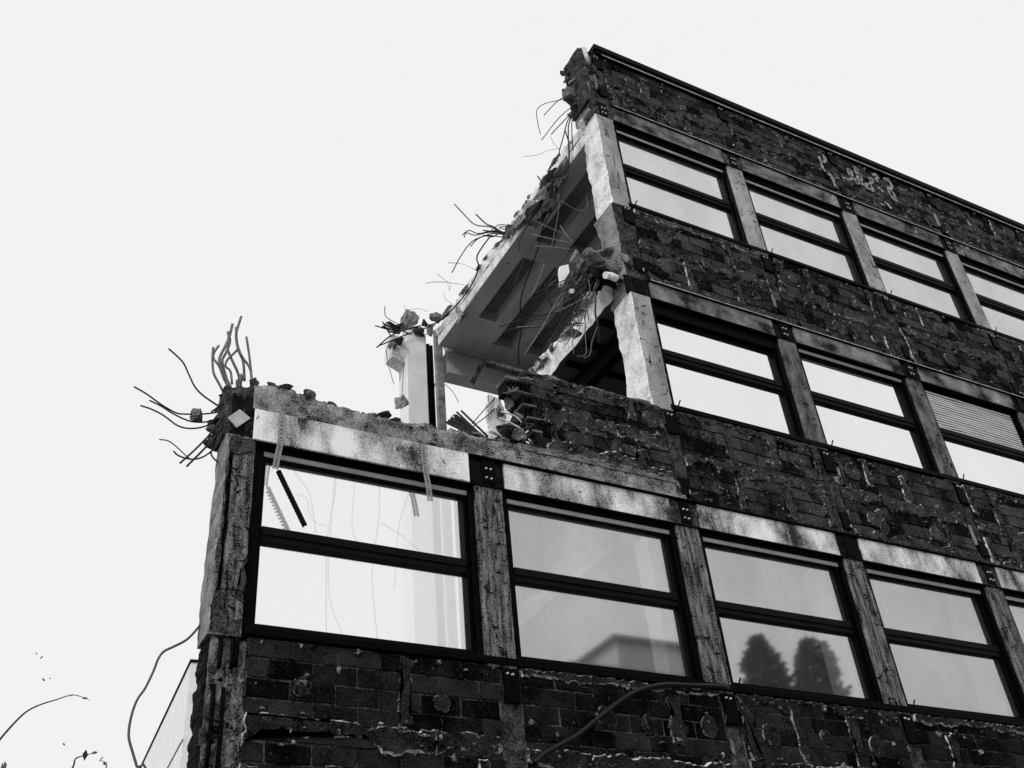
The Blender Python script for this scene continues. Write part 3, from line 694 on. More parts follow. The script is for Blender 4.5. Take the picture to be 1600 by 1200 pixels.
# torn parapet end above the corner pier
pe = ragged('parapet_end', 5.06, 5.30, .03, .50, 14.62, lambda x: 15.93 + .1 * (x - 5.1), M['rubble_dark'], B, .025, .05, seed=33, face=.03)
for k, (u, v, y, s, mk) in enumerate([(903, 100, .45, (.09, .12, .2), 'rubble_dark'), (900, 122, .42, (.10, .12, .2), 'rubble'), (915, 100, .2, (.10, .16, .2), 'rubble_dark'), (903, 145, .45, (.09, .14, .13), 'rubble_dark'),
                                      (905, 165, .4, (.09, .1, .18), 'rubble'), (922, 130, .08, (.10, .1, .25), 'rubble'), (925, 160, .05, (.11, .1, .2), 'rubble_dark'), (918, 178, .12, (.12, .14, .14), 'conc'),
                                      (930, 115, .02, (.10, .06, .10), 'rubble_dark'), (935, 140, .0, (.08, .06, .12), 'steel_dark'), (928, 85, .06, (.12, .1, .1), 'rubble_dark'), (912, 195, .3, (.12, .14, .16), 'conc_white')]):
    chunk('parapet_rubble', onY(u, v, y), s, 120 + k, M[mk], B, .2, 9, 2)
for k in range(16):
    chunk('parapet_rubble', (5.04 + rnd.uniform(-.03, .03), rnd.uniform(.3, .48), 14.7 + k * .076), (rnd.uniform(.04, .08), rnd.uniform(.05, .11), rnd.uniform(.05, .12)), 140 + k, M['rubble_dark'] if k % 3 else M['rubble'], B, .2, 9, 1)
for k in range(7):
    chunk('parapet_rubble', (5.08 + k * .03, rnd.uniform(.05, .4), 15.93 + rnd.uniform(-.02, .04)), (.05, .09, .05), 170 + k, M['rubble_dark'] if k % 2 else M['rubble'], B, .2, 9, 1)
box('open_duct', 4.93, 5.10, .33, .5, 15.02, 15.22, M['rubble'], B, .006, .02)
fl = bmesh.new(); p0, p1 = onY(914, 82, -.03), onY(920, 98, -.03); add_tube(fl, [onY(913, 76, -.03), p0, p1], .045, 4)
bm_obj('torn_flashing', fl, M['conc_white'], B)

# rear pier with pipes, stub of a broken beam
xa, xb = (onY(u, 590, 6.1).x for u in (636, 668)); xc, xd = (onY(u, 590, 5.86).x for u in (682.5, 694.5))
rp_ = box('rear_pier', xa, xb, 6.10, 6.5, 7.0, 14.45, M['white_wall'], B, .02, .006)
box('rear_post', xc, xd, 5.86, 5.95, 7.0, 14.40, M['conc'], B, .012, .004)
box('pipe_chase', xb - .1, xc + .1, 6.51, 6.56, 7.0, 14.3, M['black'], B, 0)
for xx, rr in ((xb + .075, .045), (xb + .155, .03)):
    pp = tube('drain_pipe', [(xx, 6.2, 7.0), (xx, 6.2, 14.25)], rr, M['black'], B, 1, 10)
    tube('pipe_collar', [(xx, 6.2, 13.28), (xx, 6.2, 13.33)], rr + .012, M['rail'], pp, 1, 10)
sb = bmesh.new(); n = 14; rings = []
for k in range(9):
    x = 4.62 - .042 * k; s = 1 - .012 * k
    rg = []
    for a in range(n):
        th = a / n * 2 * math.pi; cy, cz = math.cos(th), math.sin(th)
        e = .23 / max(abs(cy), abs(cz)) ** .75
        rg.append(sb.verts.new((x + (.05 * noise.noise(Vector((cy * 2, cz * 2, 5))) if k == 8 else 0), 6.3 + cy * e * .9 * s, 13.98 + cz * e * 1.35 * s - .10 * (1 - k / 8) * (cz < 0) + .01 * noise.noise(Vector((k, cy * 3, cz * 3))))))
    rings.append(rg)
for A, C_ in zip(rings, rings[1:]):
    for a in range(n): sb.faces.new((A[a], A[(a + 1) % n], C_[(a + 1) % n], C_[a]))
sb.faces.new(rings[0]); sb.faces.new(rings[-1][::-1])
stub = bm_obj('beam_stub', sb, M['conc_white'], B)
for k, (u, v, y, s, mk) in enumerate([(612, 543, 6.2, (.07, .22, .18), 'rubble'), (622, 535, 6.1, (.10, .16, .12), 'rubble_dark'), (640, 500, 6.25, (.24, .2, .22), 'conc'), (655, 518, 6.05, (.16, .1, .14), 'rubble_dark'),
                                      (628, 512, 6.15, (.16, .12, .12), 'rubble'), (672, 515, 6.0, (.09, .1, .2), 'conc'), (683, 497, 5.9, (.17, .14, .12), 'rubble'), (665, 505, 6.0, (.1, .1, .1), 'rubble_dark'), (700, 490, 5.6, (.12, .3, .12), 'rubble')]):
    chunk('pier_rubble', onY(u, v, y), s, 160 + k, M[mk], B, .22, 14, 2)

# rubble bulging over the slab edge, and the torn floor edge at the corner pier
for k, (u, v, s, mk) in enumerate([(862, 285, (.16, .5, .22), 'rubble_dark'), (848, 305, (.16, .5, .26), 'rubble'), (838, 325, (.16, .45, .25), 'rubble_dark'), (826, 328, (.12, .3, .26), 'conc'), (858, 312, (.14, .3, .3), 'rubble_dark'),
                                   (815, 345, (.12, .4, .16), 'rubble'), (800, 362, (.10, .2, .12), 'conc'), (880, 262, (.1, .3, .12), 'rubble'), (845, 335, (.12, .3, .22), 'rubble_dark'), (875, 290, (.1, .2, .2), 'rubble_dark')]):
    chunk('slab_rubble', onX(u, v, 5.06), s, 200 + k, M[mk], B, .2, 9, 2)
for k in range(40):
    y = rnd.uniform(.6, 5.4); s = rnd.uniform(.03, .07)
    chunk('slab_rubble', (5.10 + rnd.uniform(-.03, .03), y, 14.40 + rnd.uniform(-.1, .02)), (s, s * rnd.uniform(1.2, 3.4), s * .8), 900 + k, M['rubble'] if rnd.random() < .7 else M['conc'], B, .25, 12, 1)
for k, (u, v, y, s, mk) in enumerate([(925, 405, .3, (.28, .22, .16), 'rubble'), (905, 412, .45, (.12, .2, .2), 'rubble'), (935, 420, .2, (.22, .2, .15), 'rubble_dark'), (950, 408, .12, (.16, .14, .14), 'conc'), (915, 435, .4, (.18, .22, .14), 'rubble_dark'),
                                      (960, 418, .04, (.18, .1, .14), 'rubble'), (945, 440, .25, (.28, .25, .10), 'steel_dark'), (965, 440, .12, (.2, .14, .12), 'steel_dark'), (925, 450, .45, (.16, .2, .13), 'steel_dark'), (975, 400, .0, (.08, .06, .16), 'rubble'),
                                      (940, 395, .3, (.22, .2, .06), 'rubble'), (900, 400, .5, (.1, .14, .16), 'conc')]):
    chunk('floor_stub', onY(u, v, y), s, 240 + k, M[mk], B, .2, 9, 2)

# ------------------------------------------------------------------ reinforcing bars and strands (parts of the wreck)
S1 = lambda pts: Z4(180, 460, 4, pts)
for pts, y0, y1, r, mk in [
    ([(690, 640), (650, 560), (615, 490), (608, 400), (613, 330)], .2, .1, .012, 'rebar_light'),
    ([(720, 600), (680, 530), (650, 450), (615, 400), (620, 360), (648, 320)], .2, .3, .012, 'rebar_light'),
    ([(735, 610), (690, 520), (655, 440), (655, 390), (690, 320), (710, 270), (705, 235)], .2, .2, .016, 'rebar_light'),
    ([(720, 600), (670, 430), (690, 370), (715, 310), (718, 275)], .25, .3, .014, 'rebar_light'),
    ([(790, 610), (770, 500), (730, 410), (700, 330), (715, 260), (733, 185)], .2, .1, .014, 'rebar_light'),
    ([(730, 560), (720, 480), (690, 450), (700, 410), (740, 370), (765, 345)], .15, .1, .012, 'rebar_light'),
    ([(808, 540), (800, 420), (775, 360), (760, 300), (755, 205)], .2, .2, .014, 'rebar_light'),
    ([(855, 590), (845, 470), (800, 400), (775, 350), (755, 270), (765, 210), (788, 138)], .15, .1, .013, 'rebar_light'),
    ([(860, 590), (840, 400), (820, 265)], .2, .15, .012, 'rebar_light'),
    ([(680, 720), (560, 640), (500, 580), (460, 500), (420, 420), (335, 340)], .25, .5, .009, 'rebar'),
    ([(720, 700), (640, 735), (540, 748), (440, 748), (380, 740), (290, 690), (200, 625), (118, 577)], .25, .4, .008, 'rebar'),
    ([(690, 730), (600, 790), (480, 795), (370, 750), (290, 700), (215, 663)], .25, .5, .008, 'rebar'),
    ([(660, 780), (560, 825), (470, 838), (390, 820), (300, 755), (220, 715), (158, 695)], .3, .5, .008, 'rebar'),
    ([(740, 680), (640, 820), (520, 950), (405, 1055)], .1, .05, .010, 'rebar'),
    ([(740, 720), (680, 820), (580, 940), (447, 1075)], .1, .0, .010, 'rebar'),
    ([(660, 930), (560, 1010), (480, 1030), (400, 1010), (365, 980)], .25, .3, .008, 'rebar'),
    ([(470, 1030), (440, 1005), (380, 950), (330, 915), (275, 907)], .3, .4, .006, 'rebar'),
    ([(600, 980), (600, 1000), (620, 1030), (645, 1047)], .3, .2, .009, 'rebar'),
    ([(760, 640), (690, 740), (620, 850)], .05, .02, .010, 'rebar'), ([(750, 650), (660, 780), (570, 900)], .08, .1, .009, 'rebar'), ([(735, 640), (650, 700), (600, 735)], .1, .2, .009, 'rebar')]:
    wire('rebar', S1(pts), y0, y1, r, M[mk], B)
S3 = lambda pts: Z4(800, 40, 4, pts)
for pts, y0, y1, r in [
    ([(420, 430), (400, 425), (300, 460), (200, 560)], .4, .5, .007), ([(400, 440), (300, 465), (200, 490), (155, 530), (160, 600), (178, 680)], .4, .6, .006),
    ([(430, 470), (400, 490), (300, 570), (185, 715)], .35, .4, .007), ([(420, 510), (380, 540), (300, 620), (245, 680)], .3, .4, .008),
    ([(390, 550), (350, 590), (320, 700), (297, 780), (300, 815)], .3, .3, .009), ([(400, 540), (375, 570), (352, 640), (355, 850), (330, 1010), (300, 1090)], .25, .6, .010),
    ([(390, 560), (375, 600), (375, 700), (382, 780)], .2, .2, .008), ([(400, 420), (380, 410), (345, 415), (335, 450), (375, 500), (400, 540)], .4, .4, .006),
    ([(240, 690), (260, 735), (290, 765), (300, 800)], .4, .3, .003), ([(70, 818), (150, 810), (230, 780), (290, 768)], .6, .4, .003)]:
    wire('rebar', S3(pts), y0, y1, r, M['rebar'], B)
S4 = lambda pts: Z4(660, 220, 4, pts)
def wx(name, pts, x0, x1, r, m, parent, k=4):
    n = len(pts); return tube(name, [onX(u, v, x0 + (x1 - x0) * i / (n - 1)) for i, (u, v) in enumerate(pts)], r, m, parent, k)
for pts, x0, x1, r in [
    ([(545, 600), (430, 540), (330, 525), (260, 460), (200, 395)], 5.1, 4.8, .011), ([(545, 605), (450, 540), (400, 520), (335, 460)], 5.1, 4.85, .013),
    ([(545, 575), (430, 565), (350, 580), (290, 560), (250, 590)], 5.1, 4.7, .010), ([(545, 580), (420, 572), (330, 590), (275, 575), (262, 603)], 5.1, 4.75, .010),
    ([(540, 610), (420, 592), (350, 610), (300, 660)], 5.1, 4.8, .010), ([(540, 590), (450, 580), (400, 590), (310, 630), (240, 720), (185, 825)], 5.1, 4.7, .010),
    ([(540, 560), (480, 540), (600, 530), (640, 500)], 5.0, 5.05, .009), ([(540, 585), (470, 560), (430, 565), (380, 560)], 5.05, 4.9, .012), ([(545, 595), (480, 580), (440, 600), (380, 590)], 5.05, 4.9, .011), ([(430, 560), (480, 525), (560, 530), (620, 520)], 4.9, 5.05, .008),
    ([(765, 350), (765, 330), (750, 270), (720, 220)], 5.05, 4.95, .011), ([(815, 250), (815, 235), (800, 218), (770, 220)], 5.05, 5.0, .010),
    ([(710, 420), (650, 540), (610, 620), (605, 690)], 5.0, 4.98, .008)]:
    wx('rebar', S4(pts), x0, x1, r, M['rebar'], B)
for pts, x0, x1, r in [([(500, 1130), (690, 590), (760, 525)], 5.0, 5.0, .003), ([(20, 890), (150, 885), (260, 900)], 4.9, 5.05, .003), ([(90, 830), (150, 880), (170, 940)], 4.9, 4.95, .003),
                       ([(160, 765), (250, 770), (335, 810)], 4.9, 5.0, .003), ([(860, 370), (960, 430), (1030, 430), (1025, 350)], 5.0, 5.05, .003), ([(700, 500), (790, 540), (880, 580)], 5.0, 5.05, .004)]:
    wx('loose_wire', S4(pts), x0, x1, r, M['rebar_light'], B)
for pts, y0, y1, r, mk in [
    ([(930, 640), (800, 612), (685, 585)], .35, .7, .007, 'rebar_light'), ([(930, 680), (820, 665), (700, 657)], .4, .8, .007, 'rebar_light'), ([(945, 640), (900, 590), (880, 560), (862, 530)], .35, .5, .006, 'rebar_light'),
    ([(480, 1163), (650, 1110), (900, 1065), (1040, 1060)], 1.0, .6, .008, 'rebar'), ([(525, 1195), (535, 1182), (640, 1168), (1010, 1140)], 1.0, .5, .008, 'rebar'), ([(590, 1165), (700, 1160), (1000, 1155)], .9, .5, .007, 'rebar_light'), ([(560, 1135), (800, 1105), (1000, 1060)], .9, .5, .006, 'rebar'),
    ([(960, 660), (900, 720), (800, 870), (770, 930), (810, 1040)], .3, .5, .008, 'rebar'), ([(900, 850), (820, 880), (780, 925)], .4, .5, .005, 'rebar_light'), ([(760, 770), (740, 830), (700, 930), (670, 975)], .8, .8, .005, 'rebar_light'),
    ([(760, 890), (790, 960), (810, 1050)], .6, .6, .006, 'rebar'), ([(850, 330), (850, 450), (800, 690)], .9, .8, .004, 'rebar_light')]:
    wire('rebar', S4(pts), y0, y1, r, M[mk], B)
rs = random.Random(12)
for k in range(46):
    sx, sy = rs.uniform(930, 1110), rs.uniform(800, 900); n = rs.randrange(4, 6); ex = sx - rs.uniform(-30, 300); ey = rs.uniform(950, 1340)
    pts = [(sx + (ex - sx) * (j / n) ** 1.2 + rs.uniform(-18, 18) * (j > 0), sy + (ey - sy) * j / n) for j in range(n + 1)]
    if rs.random() < .25: pts.append((pts[-1][0] - rs.uniform(20, 60), pts[-1][1] + rs.uniform(10, 30)))
    wire('hanging_strand', S4(pts), rs.uniform(.2, .5), rs.uniform(.25, .7), rs.uniform(.004, .008), M['rebar'] if rs.random() < .72 else M['rebar_light'], B)
S2 = lambda pts: Z4(560, 400, 4, pts)
for pts, y0, y1, r in [([(330, 490), (260, 465), (190, 460), (105, 435)], 6.1, 6.0, .012), ([(115, 572), (200, 500), (300, 460), (390, 435)], 6.0, 6.0, .014), ([(130, 560), (230, 520), (330, 480), (480, 432)], 5.9, 5.9, .012),
                       ([(270, 435), (200, 400), (168, 370), (165, 315)], 6.1, 6.1, .008), ([(185, 560), (175, 600), (190, 690), (222, 800)], 6.1, 6.1, .006), ([(210, 610), (275, 640), (280, 740), (272, 860)], 6.1, 6.1, .005),
                       ([(260, 470), (160, 425)], 6.2, 6.0, .02), ([(262, 462), (175, 415)], 6.2, 6.05, .02), ([(258, 478), (150, 440)], 6.2, 6.0, .02), ([(265, 455), (190, 410)], 6.2, 6.05, .018), ([(255, 485), (185, 470)], 6.2, 6.0, .018), ([(205, 505), (150, 410)], 6.0, 6.0, .012), ([(600, 730), (622, 755)], 6.0, 6.0, .006), ([(540, 800), (590, 850), (628, 915)], 6.0, 6.0, .006)]:
    wire('rebar', S2(pts), y0, y1, r, M['rebar'], B)
for pts in ([(285, 310), (300, 335), (380, 330), (430, 345)], [(490, 110), (540, 150), (575, 175), (570, 215)], [(420, 170), (500, 160), (660, 180)], [(530, 230), (545, 270), (590, 300)], [(560, 40), (650, 50), (740, 90)]):
    wire('loose_wire', S2(pts), 5.4, 5.5, .004, M['rebar_light'], B)

S5 = lambda pts: Z4(280, 620, 3, pts)
for pts in ([(715, 300), (735, 420), (700, 620), (690, 800), (690, 1110)], [(735, 300), (720, 500), (700, 900), (770, 1120)], [(830, 330), (815, 500), (812, 620), (845, 700)], [(935, 350), (938, 560), (905, 820), (930, 1140)], [(480, 250), (540, 350), (605, 440), (625, 520), (640, 640)], [(550, 455), (600, 480), (610, 550), (640, 590), (690, 605)], [(1090, 420), (1040, 560), (1020, 700), (1010, 900)], [(950, 590), (1040, 650), (1140, 730)]):
    wire('loose_wire', S5(pts), .45, .6, .004, M['rebar'], B)
# ------------------------------------------------------------------ loose things on and in the wreck
cab = wx('hanging_cable', S4([(430, 590), (370, 670), (340, 730), (350, 800), (290, 930), (200, 1040), (100, 1130), (20, 1160)]), 5.02, 5.0, .014, M['cable'], None)
tag(cab, 'black cable snaking down along the torn roof slab edge to the rear pier', 'cable')
cab = wx('hanging_cable', S4([(890, -70), (915, 20), (915, 150), (880, 320), (760, 530), (720, 680), (640, 900), (612, 1020), (618, 1180), (600, 1300), (605, 1400)]), 5.05, 5.0, .010, M['cable'], None)
tag(cab, 'long black cable hanging free below the parapet in front of the ribbed ceiling', 'cable')
cab = tube('hanging_cable', [onY(u, v, .3) for u, v in ((324, 955), (318, 968), (306, 985), (291, 1000), (272, 1010), (256, 1018), (247, 1030), (240, 1048), (227, 1075), (214, 1094), (205, 1120), (201, 1150), (208, 1178), (214, 1198), (222, 1225))] + [Vector((-.6, .3, 2.6)), Vector((-.5, .35, 0.01))], .011, M['cable_grey'], None)
tag(cab, 'grey cable bulging outward from the left corner pier against the sky', 'cable')
cond = tube('conduit_pipe', [onY(u, v, -.06) for u, v in ((835, 1192), (850, 1178), (875, 1164), (900, 1150), (930, 1126), (960, 1102), (985, 1085), (1010, 1075), (1040, 1070), (1075, 1071))] + [Vector((5.2, -.05, 5.19)), Vector((5.36, -.03, 5.195)), Vector((5.44, .06, 5.19))], .026, mat('glossy_black_sheath', .003, .008, 4, 40, bump=.05, rough=.3, spec=.28), None, 5, 12)
tag(cond, 'thick glossy black conduit curving down the brick wall below the second lowest window', 'conduit')
ab = bmesh.new()
def angle_bar(bm, a, b_, w_=.05, t=.008):
    d = (b_ - a).normalized(); s = d.cross(Vector((0, 1, 0))).normalized(); u_ = s.cross(d)
    for (p, q) in ((s, u_), (u_, s)):
        vs8 = [bm.verts.new(c + p * i * w_ + q * j * t) for c in (a, b_) for i in (0, 1) for j in (0, 1)]
        for f in ((0, 1, 3, 2), (4, 6, 7, 5), (0, 4, 5, 1), (2, 3, 7, 6), (0, 2, 6, 4), (1, 5, 7, 3)): bm.faces.new([vs8[i] for i in f])
a0, a1, a2 = onY(741, 600, .9), onY(759, 566, .75), onY(858, 595, .25)
angle_bar(ab, a0, a1, .06); angle_bar(ab, a1, a2, .07)
tag(bm_obj('bent_angle_bar', ab, M['rubble_dark']), 'bent rusty angle bar sticking out above the broken brick panel', 'metal bar')
# perforated straps over the first fascia board
def strap(name, pts, w_, label, mname='galv', holes=True, y=-.06):
    bm = bmesh.new(); P3 = [onY(u, v, y + (.012 * i if i else 0)) for i, (u, v) in enumerate(pts)]
    q = smooth_line(P3, 8); L_ = len(q)
    for i in range(L_ - 1):
        a, b_ = q[i], q[i + 1]; d = (b_ - a).normalized(); s = Vector((d.z, 0, -d.x)).normalized()
        # two side rails and a rung: the gaps are real holes
        for o0, o1 in ((-.5, -.22), (.22, .5)):
            vs8 = [bm.verts.new(c + s * w_ * o + Vector((0, t, 0))) for c in (a, b_) for o in (o0, o1) for t in (-.004, 0)]
            for f in ((0, 1, 3, 2), (4, 6, 7, 5), (0, 4, 5, 1), (2, 3, 7, 6), (0, 2, 6, 4), (1, 5, 7, 3)): bm.faces.new([vs8[k] for k in f])
        c0 = a + (b_ - a) * .1; c1 = a + (b_ - a) * .62
        vs8 = [bm.verts.new(c + s * w_ * o + Vector((0, t, 0))) for c in (c0, c1) for o in (-.219, .219) for t in (-.0035, -.0005)]
        for f in ((0, 1, 3, 2), (4, 6, 7, 5), (0, 4, 5, 1), (2, 3, 7, 6), (0, 2, 6, 4), (1, 5, 7, 3)): bm.faces.new([vs8[k] for k in f])
    o = bm_obj(name, bm, M[mname]); tag(o, label, 'strap'); return o
strap('perforated_strap', [(441, 646), (438, 690), (433, 715), (430, 733)], .058, 'curled perforated steel strap hanging over the left end of the first fascia board')
strap('perforated_strap', [(661, 694), (664, 730), (669, 758), (672, 783)], .058, 'straight perforated steel strap hanging near the right end of the first fascia board')
chn = bmesh.new(); angle_bar(chn, onY(433, 735, -.03), onY(475, 822, -.03), .036, .007)
for k in range(15):
    c = onY(433, 735, -.03).lerp(onY(475, 822, -.03), .08 + k * .06); add_box(chn, c.x - .022, c.x + .002, -.036, -.030, c.z - .012, c.z + .004)
tag(bm_obj('slotted_channel', chn, M['steel_dark']), 'dark slotted channel dangling diagonally in front of the leftmost upper pane', 'metal bar')
# plate wired to the pier head
pb = bmesh.new(); c4 = [onY(u, v, -.02) for u, v in ((375, 639), (392, 653), (370, 668), (356, 652))]
fr = [pb.verts.new(p) for p in c4]; bk = [pb.verts.new(p + Vector((0, .02, 0))) for p in c4]
pb.faces.new(fr); pb.faces.new(bk[::-1])
for i in range(4): pb.faces.new((fr[i], fr[(i + 1) % 4], bk[(i + 1) % 4], bk[i]))
bmesh.ops.bevel(pb, geom=pb.edges[:], offset=.004, segments=1, affect='EDGES')
tag(bm_obj('square_plate', pb, M['plate']), 'pale square plate wired diagonally to the left pier head', 'plate')
# chunks
for u, v, y, s, sd_, mk, lab in [
    (311, 648, .3, (.13, .10, .075), 1, 'rubble', 'angular concrete lump skewered on rebar beside the left pier'),
    (722, 491, 4.86, (.22, .2, .27), 2, 'conc', 'rounded concrete lump clinging under the roof slab by the rear pier'),
    (627, 632, 5.4, (.14, .12, .24), 3, 'conc', 'pointed concrete lump hanging on a thin wire left of the rear pier'),
    (601, 648, .06, (.085, .08, .035), 4, 'rubble_dark', 'flat dark brick fragment on the torn beam left of the rear pier'),
    (448, 606, .06, (.075, .07, .055), 5, 'rubble_dark', 'wedge-shaped black fragment standing on the torn beam'),
    (482, 618, .06, (.11, .1, .06), 6, 'rubble', 'pale rough fragment lying on the torn beam next to the black wedge'),
    (515, 634, .06, (.08, .08, .035), 7, 'rubble', 'low grey crumb heap on the torn beam right of the pale fragment'),
    (895, 520, .9, (.16, .1, .07), 8, 'rubble', 'long pale splinter jutting from the torn middle floor edge')]:
    tag(chunk('concrete_chunk', onY(u, v, y), s, 20 + sd_, M[mk], None, .18, 12, 2), lab, 'rubble')
# foam scrap and insulators caught in the strands
fb = bmesh.new(); ol = [onY(u, v, .30) for u, v in ((875, 416), (888, 413), (890, 425), (884, 434), (880, 445), (875, 444), (876, 434), (874, 425))]
fr = [fb.verts.new(p) for p in ol]; bk = [fb.verts.new(p + Vector((.01, .06, 0))) for p in ol]
fb.faces.new(fr); fb.faces.new(bk[::-1])
for i in range(len(ol)): fb.faces.new((fr[i], fr[(i + 1) % len(ol)], bk[(i + 1) % len(ol)], bk[i]))
tag(bm_obj('foam_scrap', fb, M['white']), 'torn scrap of white foam caught in the strands of the floor stub', 'foam')
tag(chunk('foam_crumb', onY(894, 455, .3), (.05, .04, .04), 9, M['white'], None, .3), 'small white foam crumb below the larger foam scrap', 'foam')
ins = empty('insulator', onY(953, 432, .0)); ip = ins.location.copy()
def ipart(name, u0, v0, u1, v1, r):
    bm = bmesh.new(); a, b_ = onY(u0, v0, -.02) - ip, onY(u1, v1, -.0) - ip; add_tube(bm, [a, a.lerp(b_, .15), a.lerp(b_, .85), b_], r, 10); bm_obj(name, bm, M['white'], ins)
ipart('knob', 946, 430, 954, 431, .05); ipart('sleeve', 954, 431, 963, 435, .05)
o = tube('stem', [onY(961, 435, .0) - ip, onY(972, 438, .12) - ip], .02, M['rebar'], ins, 1)
tag(ins, 'white two-part insulator under the torn floor edge at the corner pier', 'insulator')
# bundle of bars lying on the torn beam
for k in range(12):
    t = k / 11; a = onY(697 + 15 * t + rnd.uniform(-3, 3), 661 - 12 * t + rnd.uniform(-3, 3), .30 - .1 * t); b_ = onY(738 + 22 * t, 681 + 5 * t + rnd.uniform(-2, 2), .10)
    tag(tube('steel_rod', [a, (a + b_) / 2 + Vector((0, 0, .01)), b_], .012, M['rebar'], None, 2), 'dark steel rod in the bundle lying on the torn beam beside the rear pier', 'rod', 'rods bundled on the torn beam')
for (a, b_), lab in ((((721, 642), (762, 682)), 'steel rod leaning steeply out of the rod bundle beside the broken panel'), (((714, 644), (752, 680)), 'steel rod leaning out of the rod bundle, left of the steepest one')):
    tag(tube('steel_rod', [onY(*a, .3), onY(*b_, .1)], .013, M['rebar'], None, 1), lab, 'rod')
for pts, lab in (([(773, 622), (755, 642), (738, 662)], 'upper thin wire strung from the broken panel down to the torn beam'), ([(773, 638), (758, 652), (742, 664), (738, 672)], 'lower thin wire sagging from the broken panel to the torn beam')):
    tag(wire('strung_wire', pts, .3, .2, .006, M['rebar'], None), lab, 'wire')
# faded spray paint on the parapet bricks
G = lambda pts: Z4(1260, 220, 10, pts)
for pts in ([(190, 235), (225, 320), (250, 410), (300, 480)], [(250, 210), (285, 260), (290, 310), (240, 325)], [(330, 510), (390, 545), (430, 640), (460, 720)],
            [(645, 430), (660, 500), (710, 555), (705, 490), (650, 430)], [(735, 410), (795, 440), (770, 480), (830, 520), (870, 600), (820, 600), (800, 540)], [(565, 560), (650, 600), (740, 590), (800, 665), (850, 630), (895, 700)],
            [(965, 585), (1025, 605), (1000, 660), (930, 690), (960, 740), (1045, 775), (1000, 680)], [(1030, 530), (1090, 530), (1110, 580), (1085, 620)], [(1220, 615), (1280, 610), (1340, 725), (1272, 750), (1340, 880), (1430, 940)], [(1310, 770), (1360, 820), (1400, 900)], [(1110, 730), (1150, 745), (1200, 800)], [(1230, 950), (1330, 1060)], [(1160, 980), (1230, 1010)]):
    gp = bmesh.new(); q = smooth_line([onY(u, v, -.0185) for u, v in G(pts)], 6)
    prev = None
    for a, b_ in zip(q, q[1:] + [q[-1] * 2 - q[-2]]):
        d = (b_ - a); s = Vector((d.z, 0, -d.x)); s = s.normalized() if s.length > 1e-6 else Vector((1, 0, 0)); wd = .038 + .03 * noise.noise(a * 11)
        cur = [gp.verts.new(a - s * wd), gp.verts.new(a + s * wd)]
        if prev: gp.faces.new((prev[0], prev[1], cur[1], cur[0]))
        prev = cur
    bmesh.ops.remove_doubles(gp, verts=gp.verts, dist=.0005); bm_obj('paint_stroke', gp, M['paint'], B)

# ------------------------------------------------------------------ things around
nb = empty('white_building', (3.52, 17.5, 0)); nb.rotation_euler = (0, 0, -math.atan2(.64, 8.5))
box('wall', .03, 12, .03, 26, 0, 11.93, M['white_wall'], nb, 0); box('roof_edge', 0, 12.1, 0, 26.1, 11.931, 12.0, M['steel_dark'], nb, 0)
box('ledge', .005, .029, .0, 26, 9.98, 10.0, M['conc'], nb, 0)
tag(nb, 'plain white building with a thin dark roof edge behind the corner', 'building')

def leaf_quad(bm, c, s, r):
    d = Vector((r.gauss(0, 1), r.gauss(0, 1), r.gauss(0, 1))).normalized(); e = d.cross(Vector((r.gauss(0, 1), r.gauss(0, 1), r.gauss(0, 1)))).normalized()
    bm.faces.new([bm.verts.new(c + q) for q in (-d * s, e * s * .45 - d * .1 * s, d * s, -e * s * .45 - d * .1 * s)])
def conifer(x, y, h, w_, seed, label):
    r = random.Random(seed); T = empty('garden_tree', (x, y, 0))
    tube('trunk', [(0, 0, 0), (.1, .05, h * .5), (0, 0, h * .95)], .22, M['bark'], T, 4, 8, .2)
    bm = bmesh.new()
    for k in range(15000):
        t = r.random() ** .75; z = h * (.16 + .84 * (1 - t) if t < 1 else .16); f = (1 - (z / h - .16) / .84)
        a = r.uniform(0, 2 * math.pi); rad = w_ * (f ** .62) * (.6 + .75 * noise.noise(Vector((math.cos(a) * 1.6, math.sin(a) * 1.6, z * .8 + seed))) + .3 * noise.noise(Vector((math.cos(a) * 4, math.sin(a) * 4, z * 2.2 + seed)))) * (.45 + .55 * math.sqrt(r.random())) + .1
        leaf_quad(bm, Vector((math.cos(a) * rad, math.sin(a) * rad, z)), r.uniform(.07, .2), r)
    o = bm_obj('crown', bm, M['needle'], T); tag(T, label, 'tree'); return T
conifer(20.5, -15.0, 13.8, 2.7, 3, 'slim dark tree mirrored in the third lowest window, left of the broader one')
conifer(22.9, -15.3, 14.1, 3.9, 8, 'broad dark tree mirrored in the third lowest window')
conifer(26.0, -16.0, 12.2, 4.5, 5, 'low dark tree mirrored at the right edge of the third lowest window')
hs = empty('opposite_house', (15, -19, 0))
def hbox(name, x0, x1, y0, y1, z0, z1, m): return box(name, x0 - 15, x1 - 15, y0 + 19, y1 + 19, z0, z1, m, hs, 0)
hbox('wall', 13.6, 18.2, -24, -15.2, 0, 12.1, M['house']); hbox('wall', 15.5, 18.0, -23, -15.6, 12.1, 13.3, M['house'])
hbox('roof', 13.4, 18.4, -24.2, -15.0, 12.1, 12.2, M['roofing']); hbox('roof', 15.3, 18.2, -23.2, -15.4, 13.3, 13.4, M['roofing'])
for fl_ in range(4):
    for j in range(3):
        wn = hbox('window', 14.0 + j * 1.4, 14.8 + j * 1.4, -15.22, -15.17, 1.2 + fl_ * 2.9, 2.7 + fl_ * 2.9, M['black'])
tag(hs, 'grey stepped house across the street, mirrored in the second lowest window', 'building')

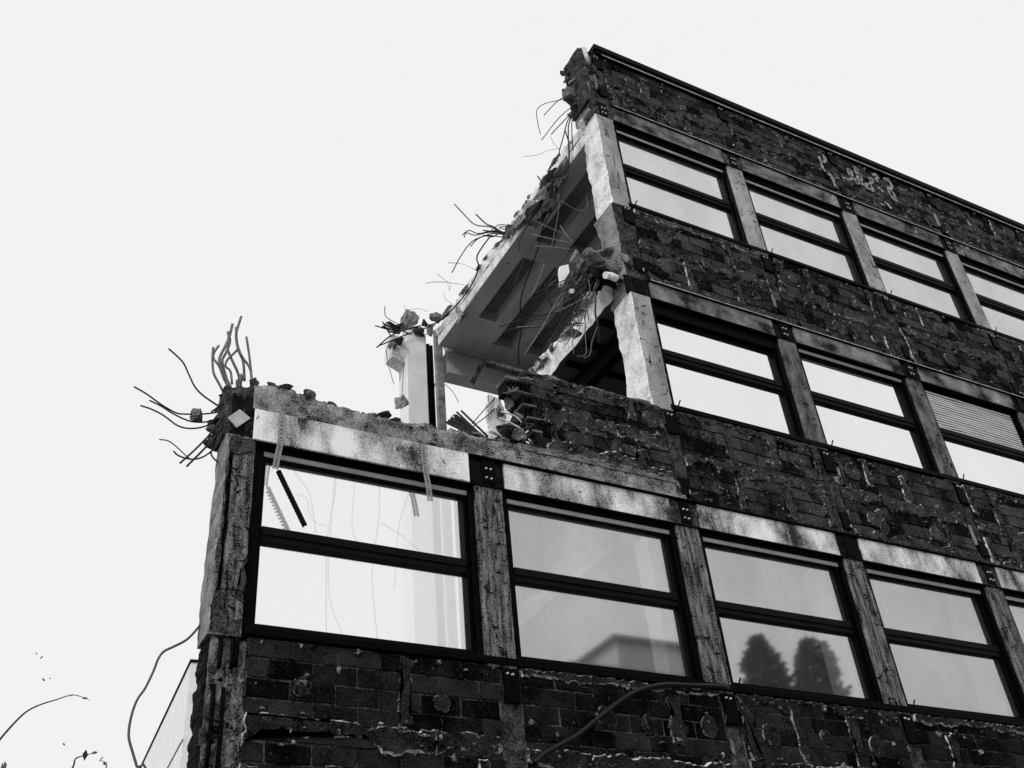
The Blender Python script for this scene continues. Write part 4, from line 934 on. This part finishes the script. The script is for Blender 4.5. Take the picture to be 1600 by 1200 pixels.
# young tree at the left: only twig tips and a few leaves reach into the view
tr = empty('young_tree', (-2.9, 1.2, 0)); o0 = tr.location.copy(); rt = random.Random(4)
tube('trunk', [(0, 0, 0), (.06, .04, 1.5), (-.03, .02, 2.8), (.05, .0, 4.2)], .06, M['bark'], tr, 5, 8, .25)
def far(u, v, d): return CAM + ray(u, v) * d - o0
tips = [[Vector((0, 0, 3.0)), far(-60, 1230, 8.9), far(0, 1155, 9), far(35, 1117, 9), far(58, 1103, 9), far(85, 1094, 9), far(112, 1086, 9), far(128, 1089, 9), far(140, 1094, 9)],
        [Vector((0, 0, 2.6)), far(60, 1260, 8.8), far(110, 1205, 8.9), far(118, 1186, 9), far(134, 1180, 9), far(150, 1176, 9)],
        [Vector((0, 0, 2.6)), far(120, 1260, 8.8), far(165, 1202, 8.9), far(158, 1188, 9)], [Vector((0, 0, 2.8)), far(-60, 1260, 8.9), far(5, 1200, 9)]]
for k, t in enumerate(tips): tube('limb', t, .014 if k else .012, M['bark'], tr, 5, 5, .15)
for a in range(7): tube('limb', [(0, 0, 2 + a * .3), (-.5 * math.cos(a * .7), .5 * math.sin(a * 2.4), 2.5 + a * .3), (-1.0 * math.cos(a * .7), .9 * math.sin(a * 2.4), 2.7 + a * .32)], .016, M['bark'], tr, 3, 5, .3)
lb = bmesh.new()
for u, v, s in ((133, 1180, .055), (148, 1176, .03), (158, 1186, .05), (164, 1193, .04), (8, 1197, .05), (4, 1200, .05), (65, 1027, .022), (68, 1062, .024), (78, 1060, .012), (100, 1163, .018), (55, 1104, .025), (133, 1091, .03), (112, 1086, .02), (57, 1021, .015)):
    leaf_quad(lb, far(u, v, 9.0), s, rt)
for k in range(420):
    a = rt.uniform(0, 2 * math.pi); z = rt.uniform(1.9, 4.4); rr = .95 * rt.random() ** .6
    leaf_quad(lb, Vector((-.35 + rr * math.cos(a) * .8, rr * math.sin(a), z)), rt.uniform(.03, .06), rt)
bm_obj('crown', lb, M['leaf'], tr)
tag(tr, 'young leafy tree with thin twigs at the left of the building', 'tree')
